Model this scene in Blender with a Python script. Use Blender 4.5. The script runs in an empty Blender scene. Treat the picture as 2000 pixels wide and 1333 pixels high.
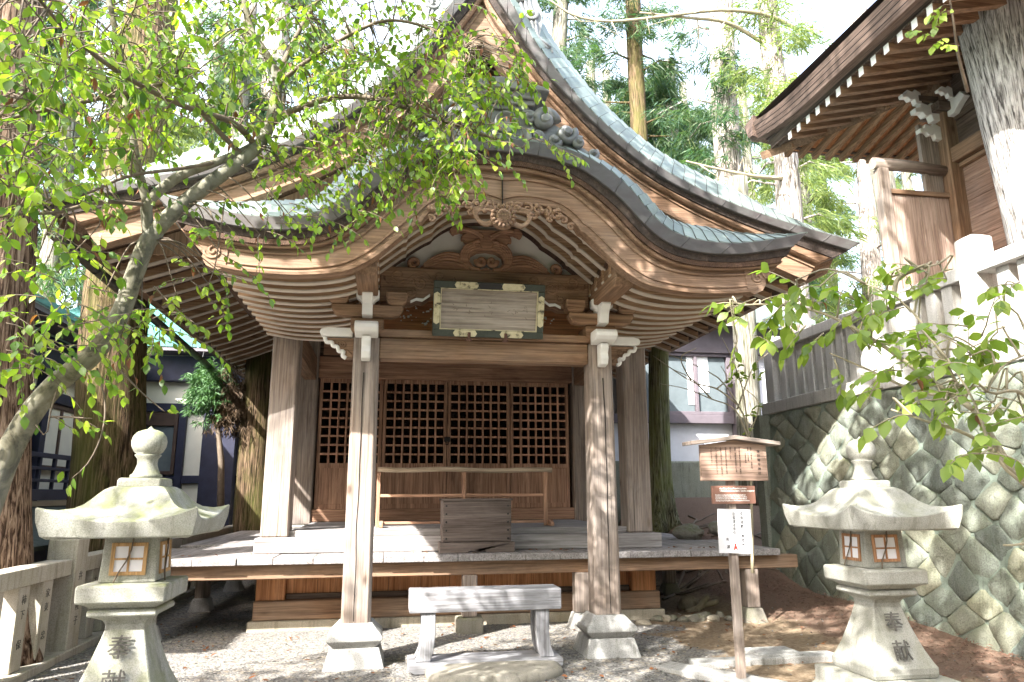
import bpy, bmesh, math, random
import numpy as np
from mathutils import Vector, Matrix, noise as mnoise
random.seed(7); rng = np.random.default_rng(7)
R = math.radians
scene = bpy.context.scene
col = scene.collection

# ------------------------------------------------------------------ camera, sky, sun, exposure
CAM = Vector((0, 0, 1.55)); FPX = 1390.0
PITCH, YAW, ROLL = R(12.13), R(9.66), R(0.24)
fwd = Vector((math.sin(YAW)*math.cos(PITCH), math.cos(YAW)*math.cos(PITCH), math.sin(PITCH)))
_rt = Vector((math.cos(YAW), -math.sin(YAW), 0)); _up = _rt.cross(fwd)
rgt = _rt*math.cos(ROLL) - _up*math.sin(ROLL); upv = _up*math.cos(ROLL) + _rt*math.sin(ROLL)
cd = bpy.data.cameras.new('camera'); cam = bpy.data.objects.new('camera', cd); col.objects.link(cam)
cd.sensor_width = 36.0; cd.lens = FPX/2000*36; cd.clip_end = 1000; cd.clip_start = 0.05
cam.matrix_world = Matrix(((rgt.x, upv.x, -fwd.x, CAM.x), (rgt.y, upv.y, -fwd.y, CAM.y), (rgt.z, upv.z, -fwd.z, CAM.z), (0, 0, 0, 1)))
scene.camera = cam

SUN_TO = Vector((-1.25, -1.25, 1.52)).normalized()
SUN_EL = math.asin(SUN_TO.z); SUN_AZ = math.atan2(SUN_TO.x, SUN_TO.y)
w = bpy.data.worlds.new('World'); scene.world = w; w.use_nodes = True
wn = w.node_tree.nodes; wl = w.node_tree.links
bg = wn['Background']; sky = wn.new('ShaderNodeTexSky'); sky.sky_type = 'NISHITA'; sky.sun_disc = False
sky.sun_elevation = SUN_EL; sky.sun_rotation = SUN_AZ; sky.air_density = 1.0; sky.dust_density = 4.0; sky.ozone_density = 1.0
# thin bright cloud veil over the blue
_tc = wn.new('ShaderNodeTexCoord'); _n = wn.new('ShaderNodeTexNoise'); _n.inputs['Scale'].default_value = 2.2; _n.inputs['Detail'].default_value = 6
wl.new(_tc.outputs['Generated'], _n.inputs['Vector'])
_r = wn.new('ShaderNodeValToRGB'); _r.color_ramp.elements[0].position = 0.3; _r.color_ramp.elements[0].color = (0.2,)*3+(1,); _r.color_ramp.elements[1].position = 0.65; _r.color_ramp.elements[1].color = (0.72,)*3+(1,)
wl.new(_n.outputs['Fac'], _r.inputs[0])
_m = wn.new('ShaderNodeMix'); _m.data_type = 'RGBA'; wl.new(_r.outputs[0], _m.inputs[0]); wl.new(sky.outputs[0], _m.inputs[6]); _m.inputs[7].default_value = (1.95, 2.05, 2.15, 1)
wl.new(_m.outputs[2], bg.inputs[0]); bg.inputs[1].default_value = 0.15
sd = bpy.data.lights.new('sun', 'SUN'); sun = bpy.data.objects.new('sun', sd); col.objects.link(sun)
sd.energy = 2.25; sd.angle = R(0.6); sd.color = (1.0, 0.965, 0.92)
sun.rotation_euler = (-SUN_TO).to_track_quat('-Z', 'Y').to_euler(); sun.location = (-10, -10, 15)
scene.view_settings.view_transform = 'Standard'; scene.view_settings.look = 'None'
scene.view_settings.exposure = 3.36; scene.view_settings.gamma = 1.0
scene.cycles.max_bounces = 8; scene.cycles.diffuse_bounces = 4; scene.cycles.transparent_max_bounces = 6
scene.cycles.sample_clamp_indirect = 6.0

def at(px, py, Y):
    """point of the world seen at a place of the 2000x1333 photograph, at depth Y"""
    d = fwd + rgt*((px-1000)/FPX) - upv*((py-666.5)/FPX)
    return CAM + d*((Y-CAM.y)/d.y)

# ------------------------------------------------------------------ materials
def nt(name):
    m = bpy.data.materials.new(name); m.use_nodes = True
    t = m.node_tree; b = t.nodes['Principled BSDF']
    return m, t, b
def N(t, typ, **kw):
    n = t.nodes.new('ShaderNode'+typ)
    for k, v in kw.items():
        if k == 'op': n.operation = v
        elif k.startswith('_'): n.inputs[k[1:].replace('_', ' ')].default_value = v
        else: setattr(n, k, v)
    return n
def ramp(t, fac, stops):
    r = t.nodes.new('ShaderNodeValToRGB'); e = r.color_ramp.elements
    while len(e) < len(stops): e.new(0.5)
    for i, (p, c) in enumerate(stops):
        e[i].position = p; e[i].color = (*c, 1) if len(c) == 3 else c
    t.links.new(fac, r.inputs[0]); return r
def coords(t, scale=(1, 1, 1), loc=(0, 0, 0)):
    tc = t.nodes.new('ShaderNodeTexCoord'); mp = t.nodes.new('ShaderNodeMapping')
    mp.inputs['Scale'].default_value = scale; mp.inputs['Location'].default_value = loc
    t.links.new(tc.outputs['Object'], mp.inputs[0]); return mp.outputs[0]
def noise(t, vec, scale, detail=4, rough=0.55, dist=0.0):
    n = t.nodes.new('ShaderNodeTexNoise'); n.inputs['Scale'].default_value = scale
    n.inputs['Detail'].default_value = detail; n.inputs['Roughness'].default_value = rough; n.inputs['Distortion'].default_value = dist
    t.links.new(vec, n.inputs['Vector']); return n.outputs['Fac']
def mixc(t, fac, a, b, mode='MIX'):
    m = t.nodes.new('ShaderNodeMix'); m.data_type = 'RGBA'; m.blend_type = mode
    for sock, v in ((m.inputs[0], fac), (m.inputs[6], a), (m.inputs[7], b)):
        if hasattr(v, 'links') or isinstance(v, bpy.types.NodeSocket): t.links.new(v, sock)
        elif isinstance(v, (int, float)): sock.default_value = v
        else: sock.default_value = (*v, 1)
    return m.outputs[2]
def math_(t, op, a, b=0.0):
    m = t.nodes.new('ShaderNodeMath'); m.operation = op
    for i, v in enumerate((a, b)):
        if isinstance(v, (int, float)): m.inputs[i].default_value = v
        else: t.links.new(v, m.inputs[i])
    return m.outputs[0]
def bump(t, b, h, strength=0.3, dist=0.01):
    n = t.nodes.new('ShaderNodeBump'); n.inputs['Strength'].default_value = strength; n.inputs['Distance'].default_value = dist
    t.links.new(h, n.inputs['Height']); t.links.new(n.outputs[0], b.inputs['Normal'])

def wood(name, dark, mid, light, axis='X', grey=None, greyamt=0.0, crack=0.5, rough=0.75, seed=0.0):
    m, t, b = nt(name)
    def sv(lo, hi, o): return coords(t, {'X': (lo, hi, hi), 'Y': (hi, lo, hi), 'Z': (hi, hi, lo)}[axis], o)
    g = noise(t, sv(0.8, 13, (seed, seed*1.7, seed*0.6)), 1.0, 7, 0.66, 0.7)
    c = ramp(t, g, [(0.30, dark), (0.5, mid), (0.70, light)]).outputs[0]
    fine = noise(t, sv(1.6, 58, (seed+3, 0, 0)), 1.0, 4, 0.6, 0.25)
    c = mixc(t, 0.8, c, ramp(t, fine, [(0.34, (0.52, 0.49, 0.46)), (0.52, (1.0, 1.0, 1.0)), (0.68, (1.25, 1.23, 1.2))]).outputs[0], 'MULTIPLY')
    blot = noise(t, coords(t, (1.3, 1.3, 1.3), (seed*2, 1, 5)), 1.0, 5, 0.6)
    if grey:
        f = ramp(t, blot, [(0.35, (0, 0, 0)), (0.7, (greyamt,)*3)]).outputs[0]
        c = mixc(t, f, c, mixc(t, 0.7, grey, ramp(t, fine, [(0.34, (0.55,)*3), (0.66, (1.2,)*3)]).outputs[0], 'MULTIPLY'))
    # darker damp and dirt patches
    st = noise(t, sv(0.9, 2.6, (seed+1, 6, 3)), 1.0, 6, 0.7, 0.6)
    c = mixc(t, 0.75, c, ramp(t, st, [(0.28, (0.58, 0.55, 0.53)), (0.5, (1.0, 1.0, 1.0)), (0.75, (1.12, 1.1, 1.07))]).outputs[0], 'MULTIPLY')
    h = math_(t, 'ADD', g, math_(t, 'MULTIPLY', fine, 0.8))
    if crack:
        ck = noise(t, sv(0.45, 24, (seed+9, 2, 4)), 0.8, 3, 0.6, 0.2)
        cm = ramp(t, ck, [(0.27, (1-crack*0.85,)*3), (0.335, (1, 1, 1))]).outputs[0]
        c = mixc(t, 1.0, c, cm, 'MULTIPLY')
        kv = t.nodes.new('ShaderNodeTexVoronoi'); kv.inputs['Scale'].default_value = 1.0
        t.links.new(sv(1.5, 3.4, (seed+5, 1, 8)), kv.inputs['Vector'])
        kn = ramp(t, kv.outputs['Distance'], [(0.05, (0.35, 0.3, 0.27)), (0.10, (0.8, 0.76, 0.72)), (0.16, (1, 1, 1))]).outputs[0]
        c = mixc(t, min(1, crack*1.4), c, kn, 'MULTIPLY')
        h = math_(t, 'ADD', math_(t, 'MULTIPLY', h, 0.7), math_(t, 'MULTIPLY', cm, 1.2))
    t.links.new(c, b.inputs['Base Color']); b.inputs['Roughness'].default_value = rough
    b.inputs['Specular IOR Level'].default_value = 0.25
    bump(t, b, h, 0.7, 0.006); return m
def woods(name, *a, **k):
    return {ax: wood(name+'_'+ax.lower(), *a, axis=ax, **k) for ax in 'XYZ'}

def plain(name, c, rough=0.6, metal=0.0, var=0.15, scale=6.0, bmp=0.0, spec=0.4):
    m, t, b = nt(name)
    f = noise(t, coords(t), scale, 5, 0.6)
    c2 = ramp(t, f, [(0.3, tuple(x*(1-var) for x in c)), (0.7, tuple(min(1, x*(1+var)) for x in c))]).outputs[0]
    t.links.new(c2, b.inputs['Base Color']); b.inputs['Roughness'].default_value = rough; b.inputs['Metallic'].default_value = metal
    b.inputs['Specular IOR Level'].default_value = spec
    if bmp: bump(t, b, noise(t, coords(t), scale*8, 4, 0.6), bmp, 0.004)
    return m

def stone(name, c, speck=0.35, moss=None, mossamt=0.0, stain=(0.2, 0.19, 0.16), stainamt=0.5, bmp=0.35, sscale=130):
    m, t, b = nt(name)
    v = coords(t)
    s = noise(t, v, sscale, 2, 0.7)
    cc = ramp(t, s, [(0.32, tuple(x*(1-speck) for x in c)), (0.5, c), (0.7, tuple(min(.95, x*(1+speck*0.5)) for x in c))]).outputs[0]
    bl = noise(t, v, 3.2, 7, 0.65, 0.4)
    cc = mixc(t, ramp(t, bl, [(0.45, (0, 0, 0)), (0.72, (stainamt,)*3)]).outputs[0], cc, stain)
    sk_ = noise(t, coords(t, (9, 9, 0.9), (2, 5, 1)), 1.6, 6, 0.7, 0.4)
    cc = mixc(t, 0.85, cc, ramp(t, sk_, [(0.30, (0.50, 0.49, 0.45)), (0.46, (0.92, 0.92, 0.90)), (0.7, (1.06, 1.06, 1.05))]).outputs[0], 'MULTIPLY')
    if moss:
        geo = t.nodes.new('ShaderNodeNewGeometry'); sx = t.nodes.new('ShaderNodeSeparateXYZ'); t.links.new(geo.outputs['Normal'], sx.inputs[0])
        up = ramp(t, sx.outputs[2], [(0.0, (0.25,)*3), (0.75, (1, 1, 1))]).outputs[0]
        mn = ramp(t, noise(t, coords(t, (1, 1, 1), (4, 4, 4)), 5.5, 7, 0.7), [(0.38, (0, 0, 0)), (0.62, (mossamt,)*3)]).outputs[0]
        cc = mixc(t, mixc(t, 1.0, mn, up, 'MULTIPLY'), cc, moss)
    t.links.new(cc, b.inputs['Base Color']); b.inputs['Roughness'].default_value = 0.85; b.inputs['Specular IOR Level'].default_value = 0.2
    h = math_(t, 'ADD', s, math_(t, 'MULTIPLY', bl, 1.5))
    bump(t, b, h, bmp, 0.006); return m

def copper(name, c, c2, rough=0.42, metal=0.35):
    m, t, b = nt(name)
    f = noise(t, coords(t, (2, 2, 5)), 2.2, 7, 0.65, 0.5)
    f2 = noise(t, coords(t, (1, 1, 1), (7, 3, 1)), 12, 5, 0.7)
    cc = ramp(t, f, [(0.3, c), (0.55, tuple((a+d)/2 for a, d in zip(c, c2))), (0.75, c2)]).outputs[0]
    cc = mixc(t, 0.5, cc, ramp(t, f2, [(0.3, (0.7,)*3), (0.7, (1.2,)*3)]).outputs[0], 'MULTIPLY')
    geo = t.nodes.new('ShaderNodeNewGeometry')
    isl = ramp(t, geo.outputs['Random Per Island'], [(0.0, (0.8, 0.8, 0.82)), (1.0, (1.15, 1.12, 1.08))]).outputs[0]
    cc = mixc(t, 1.0, cc, isl, 'MULTIPLY')
    t.links.new(cc, b.inputs['Base Color']); b.inputs['Metallic'].default_value = metal
    t.links.new(ramp(t, f2, [(0.3, (rough-.06,)*3), (0.7, (rough+.2,)*3)]).outputs[0], b.inputs['Roughness'])
    bump(t, b, f2, 0.15, 0.004); return m

def leafmat(name, cols, trans=0.45, rough=0.38, tmul=1.6):
    m, t, b = nt(name)
    geo = t.nodes.new('ShaderNodeNewGeometry')
    n = len(cols); c = ramp(t, geo.outputs['Random Per Island'], [(i/(n-1) if n > 1 else 0, k) for i, k in enumerate(cols)]).outputs[0]
    f = noise(t, coords(t), 1.4, 3, 0.5)
    c = mixc(t, 1.0, c, ramp(t, f, [(0.3, (0.72, 0.75, 0.8)), (0.7, (1.25, 1.2, 1.0))]).outputs[0], 'MULTIPLY')
    t.links.new(c, b.inputs['Base Color']); b.inputs['Roughness'].default_value = rough; b.inputs['Specular IOR Level'].default_value = 0.45
    tr = t.nodes.new('ShaderNodeBsdfTranslucent')
    t.links.new(mixc(t, 1.0, c, (1.15*tmul, 1.25*tmul, 0.55*tmul), 'MULTIPLY'), tr.inputs[0])
    mx = t.nodes.new('ShaderNodeMixShader'); mx.inputs[0].default_value = trans
    t.links.new(b.outputs[0], mx.inputs[1]); t.links.new(tr.outputs[0], mx.inputs[2])
    t.links.new(mx.outputs[0], t.nodes['Material Output'].inputs[0]); return m

def bark(name, dark, mid, light, moss=None, mossamt=0.0, vscale=1.5, rs=38.0, bdist=0.05):
    m, t, b = nt(name)
    v = coords(t, (rs, rs, 1.1*vscale))
    g = noise(t, v, 1.0, 6, 0.65, 0.8)
    c = ramp(t, g, [(0.38, tuple(x*.3 for x in dark)), (0.45, dark), (0.53, mid), (0.64, light)]).outputs[0]
    bl = noise(t, coords(t, (1, 1, 0.5), (3, 1, 2)), 2.6, 5, 0.65)
    c = mixc(t, 0.7, c, ramp(t, bl, [(0.3, (0.65, 0.62, 0.6)), (0.7, (1.2, 1.2, 1.2))]).outputs[0], 'MULTIPLY')
    if moss:
        mk = ramp(t, noise(t, coords(t, (1, 1, 0.35), (8, 1, 5)), 2.4, 7, 0.7), [(0.42, (0, 0, 0)), (0.64, (mossamt,)*3)]).outputs[0]
        c = mixc(t, mk, c, moss)
    t.links.new(c, b.inputs['Base Color']); b.inputs['Roughness'].default_value = 0.9; b.inputs['Specular IOR Level'].default_value = 0.12
    bump(t, b, g, 0.9, bdist); return m

W_POST = woods('weathered_post_wood', (0.162, 0.126, 0.102), (0.287, 0.226, 0.183), (0.401, 0.333, 0.283), grey=(0.316, 0.288, 0.267), greyamt=0.6, crack=0.75)
W_BEAM = woods('brown_beam_wood', (0.150, 0.082, 0.047), (0.253, 0.149, 0.087), (0.360, 0.227, 0.141), grey=(0.269, 0.210, 0.157), greyamt=0.55, crack=0.5, seed=2)
W_BARGE = woods('bargeboard_wood', (0.148, 0.083, 0.047), (0.256, 0.155, 0.096), (0.347, 0.230, 0.156), grey=(0.266, 0.211, 0.165), greyamt=0.5, crack=0.3, seed=4)
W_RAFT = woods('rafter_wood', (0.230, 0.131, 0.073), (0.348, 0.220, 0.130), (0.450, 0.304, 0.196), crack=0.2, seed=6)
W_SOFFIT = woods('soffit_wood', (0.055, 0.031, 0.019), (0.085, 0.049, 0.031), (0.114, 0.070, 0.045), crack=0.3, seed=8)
W_DOOR = woods('door_wood', (0.235, 0.134, 0.089), (0.380, 0.222, 0.146), (0.527, 0.328, 0.218), crack=0.25, seed=10)
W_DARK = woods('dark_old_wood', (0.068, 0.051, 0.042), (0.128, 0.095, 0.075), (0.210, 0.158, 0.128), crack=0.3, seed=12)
W_LATTICE = woods('lattice_wood', (0.303, 0.165, 0.109), (0.489, 0.274, 0.178), (0.677, 0.403, 0.269), crack=0.25, seed=10)
W_ORANGE = woods('sheltered_orange_wood', (0.307, 0.132, 0.058), (0.485, 0.225, 0.103), (0.614, 0.319, 0.161), crack=0.3, seed=14)
W_DECK = woods('deck_wood', (0.182, 0.166, 0.161), (0.281, 0.265, 0.259), (0.380, 0.364, 0.356), crack=0.4, seed=16)
W_SILVER = woods('silver_bench_wood', (0.184, 0.185, 0.195), (0.274, 0.274, 0.286), (0.355, 0.360, 0.374), crack=0.4, seed=18)
W_SIGN = woods('sign_board_wood', (0.283, 0.186, 0.137), (0.362, 0.250, 0.191), (0.420, 0.304, 0.235), crack=0.0, seed=20)
W_RED = woods('sanctuary_board_wood', (0.171, 0.094, 0.062), (0.293, 0.173, 0.117), (0.403, 0.269, 0.197), grey=(0.302, 0.246, 0.222), greyamt=0.5, crack=0.3, seed=22)
W_BOX = woods('grey_brown_box_wood', (0.094, 0.073, 0.062), (0.144, 0.115, 0.100), (0.206, 0.169, 0.150), crack=0.2, seed=23)
W_PLAQUE = woods('bleached_plaque_wood', (0.27, 0.225, 0.185), (0.36, 0.31, 0.26), (0.43, 0.375, 0.32), grey=(0.2, 0.16, 0.13), greyamt=0.25, crack=0.0, seed=24)
W_BAMBOO = wood('bamboo_skin', (0.288, 0.216, 0.144), (0.400, 0.320, 0.232), (0.480, 0.400, 0.304), axis='X', crack=0.1, seed=25)
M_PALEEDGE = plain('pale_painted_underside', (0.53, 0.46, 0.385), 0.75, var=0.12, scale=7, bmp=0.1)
M_WHITE = plain('gofun_white_paint', (0.80, 0.785, 0.75), 0.7, var=0.06, scale=9, bmp=0.1)
M_PLASTER = plain('white_plaster', (0.66, 0.64, 0.60), 0.85, var=0.06, scale=3, bmp=0.1)
M_CREAM = plain('cream_plaster', (0.80, 0.765, 0.64), 0.85, var=0.06, scale=2)
M_NAVY = plain('navy_black_timber', (0.022, 0.024, 0.05), 0.6, var=0.3, scale=4)
M_PURPLE = plain('purple_brown_timber', (0.13, 0.11, 0.125), 0.65, var=0.15, scale=4)
M_BLACK = plain('black_void', (0.012, 0.010, 0.009), 0.9, var=0.1)
M_IRON = plain('dark_iron', (0.04, 0.036, 0.034), 0.55, metal=0.5, var=0.3, scale=30)
M_RUST = plain('rusty_iron', (0.10, 0.05, 0.035), 0.8, var=0.4, scale=40)
M_BARKROOF = wood('shingle_layer', (0.028, 0.022, 0.02), (0.055, 0.042, 0.036), (0.10, 0.075, 0.062), axis='Y', crack=0.2, seed=30)
M_COPPER = copper('patinated_copper_edge', (0.066, 0.056, 0.058), (0.103, 0.109, 0.105), 0.5, 0.3)
M_TILE = copper('copper_roof_sheets', (0.161, 0.196, 0.183), (0.243, 0.312, 0.283), 0.48, 0.25)
M_GREENROOF = copper('verdigris_copper', (0.045, 0.165, 0.150), (0.090, 0.270, 0.240), 0.6, 0.1)
M_ORN = copper('cast_copper_ornament', (0.149, 0.155, 0.161), (0.276, 0.287, 0.287), 0.5, 0.35)
M_GUTTER = copper('dark_copper_gutter', (0.05, 0.052, 0.05), (0.09, 0.10, 0.095), 0.4, 0.5)
M_GREENPAINT = plain('dark_green_lacquer', (0.045, 0.052, 0.040), 0.5, var=0.25, scale=14)
M_GOLD = None
def _gold():
    m, t, b = nt('worn_gilt_paint')
    f = noise(t, coords(t, (1, 1, 1), (2, 0, 1)), 14, 5, 0.6)
    c = ramp(t, f, [(0.34, (0.04, 0.035, 0.025)), (0.46, (0.50, 0.44, 0.27)), (0.7, (0.62, 0.56, 0.37))]).outputs[0]
    t.links.new(c, b.inputs['Base Color']); b.inputs['Roughness'].default_value = 0.55; return m
M_GOLD = _gold()
M_GRANITE = stone('grey_granite', (0.376, 0.372, 0.360), 0.35, stainamt=0.25)
M_GRANITE_T = stone('pale_fence_granite', (0.486, 0.476, 0.458), 0.3, stainamt=0.15)
M_LANT_L = stone('mossy_lantern_granite', (0.360, 0.360, 0.328), 0.35, moss=(0.192, 0.208, 0.088), mossamt=0.85, stainamt=0.4)
M_LANT_R = stone('pale_lantern_granite', (0.349, 0.346, 0.316), 0.3, moss=(0.202, 0.202, 0.114), mossamt=0.45, stain=(0.181, 0.175, 0.134), stainamt=0.45)
M_FENCE_L = stone('tan_fence_granite', (0.455, 0.416, 0.359), 0.3, stain=(0.290, 0.271, 0.165), stainamt=0.45)
M_ROUGHSTONE = stone('rough_field_stone', (0.23, 0.21, 0.18), 0.35, moss=(0.12, 0.14, 0.05), mossamt=0.6, bmp=0.8)
M_STEPSTONE = stone('smooth_step_stone', (0.300, 0.277, 0.232), 0.2, stain=(0.225, 0.203, 0.150), stainamt=0.4)
M_FOUND = stone('foundation_stone', (0.36, 0.32, 0.25), 0.3, stain=(0.25, 0.2, 0.14), stainamt=0.6)
M_SHOJI = plain('shoji_paper', (0.74, 0.73, 0.75), 0.8, var=0.04)
M_FRAMEWOOD = wood('new_cedar_frame', (0.36, 0.21, 0.09), (0.47, 0.29, 0.13), (0.55, 0.36, 0.18), axis='Z', crack=0.0, seed=33)
M_FRAMEWOOD2 = wood('reddish_cedar_frame', (0.30, 0.15, 0.07), (0.40, 0.21, 0.11), (0.47, 0.27, 0.15), axis='Z', crack=0.0, seed=34)
M_WHITESIGN = plain('white_sign_panel', (0.640, 0.640, 0.656), 0.4, var=0.02)
M_BROWNSIGN = plain('brown_sign_panel', (0.24, 0.12, 0.085), 0.5, var=0.06)
M_INK = plain('black_ink', (0.025, 0.022, 0.022), 0.7, var=0.05)
M_FADEDINK = plain('faded_black_ink', (0.07, 0.05, 0.04), 0.8, var=0.1)
M_REDINK = plain('red_ink', (0.62, 0.045, 0.03), 0.6, var=0.05)
M_WHITEINK = plain('white_lettering', (0.78, 0.76, 0.72), 0.6, var=0.02)
M_CARVEINK = plain('carved_letter_shade', (0.085, 0.08, 0.07), 0.9, var=0.2)
M_GLASSY = plain('window_glass', (0.16, 0.19, 0.20), 0.08, var=0.1, spec=0.8)
M_BRIGHTGLASS = plain('curtained_window_glass', (0.30, 0.36, 0.38), 0.12, var=0.1, spec=0.8)
M_BROWNFRAME = plain('brown_window_timber', (0.09, 0.055, 0.04), 0.6, var=0.2)
M_LOWROOF = copper('old_green_black_roof', (0.035, 0.042, 0.036), (0.06, 0.085, 0.07), 0.6, 0.1)
M_CEDAR = bark('cedar_bark', (0.094, 0.057, 0.039), (0.258, 0.173, 0.122), (0.426, 0.315, 0.235))
M_CEDARMOSS = bark('mossy_cedar_bark', (0.049, 0.035, 0.020), (0.142, 0.096, 0.059), (0.234, 0.167, 0.111), moss=(0.108, 0.111, 0.032), mossamt=0.75)
M_CEDARPALE = bark('pale_cedar_bark', (0.181, 0.154, 0.133), (0.404, 0.366, 0.330), (0.574, 0.541, 0.510))
M_CEDARGREY = bark('grey_cedar_bark', (0.12, 0.11, 0.09), (0.26, 0.245, 0.21), (0.40, 0.385, 0.34), moss=(0.18, 0.20, 0.10), mossamt=0.4)
M_PEELBARK = bark('pale_peeling_bark', (0.30, 0.28, 0.26), (0.55, 0.53, 0.50), (0.72, 0.70, 0.67))
M_MOSSTRUNK = bark('very_mossy_bark', (0.09, 0.085, 0.05), (0.19, 0.185, 0.11), (0.30, 0.30, 0.22), moss=(0.19, 0.21, 0.07), mossamt=0.85)
M_SMOOTHBARK = bark('smooth_grey_green_bark', (0.105, 0.095, 0.059), (0.164, 0.150, 0.101), (0.231, 0.217, 0.164), moss=(0.259, 0.259, 0.217), mossamt=0.55, vscale=6, rs=8, bdist=0.006)
M_TWIG = plain('brown_twig', (0.140, 0.108, 0.077), 0.8, var=0.3, scale=8)
M_PALETWIG = plain('pale_twig', (0.288, 0.249, 0.165), 0.7, var=0.2, scale=8)
M_LEAF = leafmat('camellia_leaf', [(0.065, 0.130, 0.024), (0.129, 0.224, 0.028), (0.200, 0.295, 0.038), (0.257, 0.318, 0.047), (0.077, 0.154, 0.047)], 0.48, tmul=1.7)
M_LEAF2 = leafmat('young_broad_leaf', [(0.103, 0.173, 0.026), (0.180, 0.259, 0.046), (0.247, 0.324, 0.064), (0.147, 0.216, 0.046)], 0.46, tmul=1.5)
M_DARKLEAF = leafmat('evergreen_leaf', [(0.03, 0.055, 0.02), (0.05, 0.08, 0.03)], 0.2, 0.6, tmul=1.0)
M_DEADLEAF = leafmat('dead_brown_leaf', [(0.14, 0.05, 0.02), (0.22, 0.09, 0.04)], 0.25, 0.7)
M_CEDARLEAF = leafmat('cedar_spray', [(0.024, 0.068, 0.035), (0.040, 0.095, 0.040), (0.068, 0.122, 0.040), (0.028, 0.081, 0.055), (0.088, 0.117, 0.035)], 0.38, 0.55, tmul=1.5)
M_CEDARLIGHT = leafmat('sunlit_cedar_spray', [(0.10, 0.15, 0.045), (0.17, 0.21, 0.06), (0.07, 0.12, 0.05)], 0.42, 0.55, tmul=1.7)  # sunlight put into the leaf colour: a lighter, yellower copy of the cedar spray
M_DRYJUNIPER = leafmat('dry_brown_spray', [(0.075, 0.05, 0.033), (0.12, 0.08, 0.05)], 0.1, 0.8)
M_JUNIPER = leafmat('juniper_spray', [(0.04, 0.11, 0.04), (0.08, 0.17, 0.06)], 0.2, 0.6)

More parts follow.
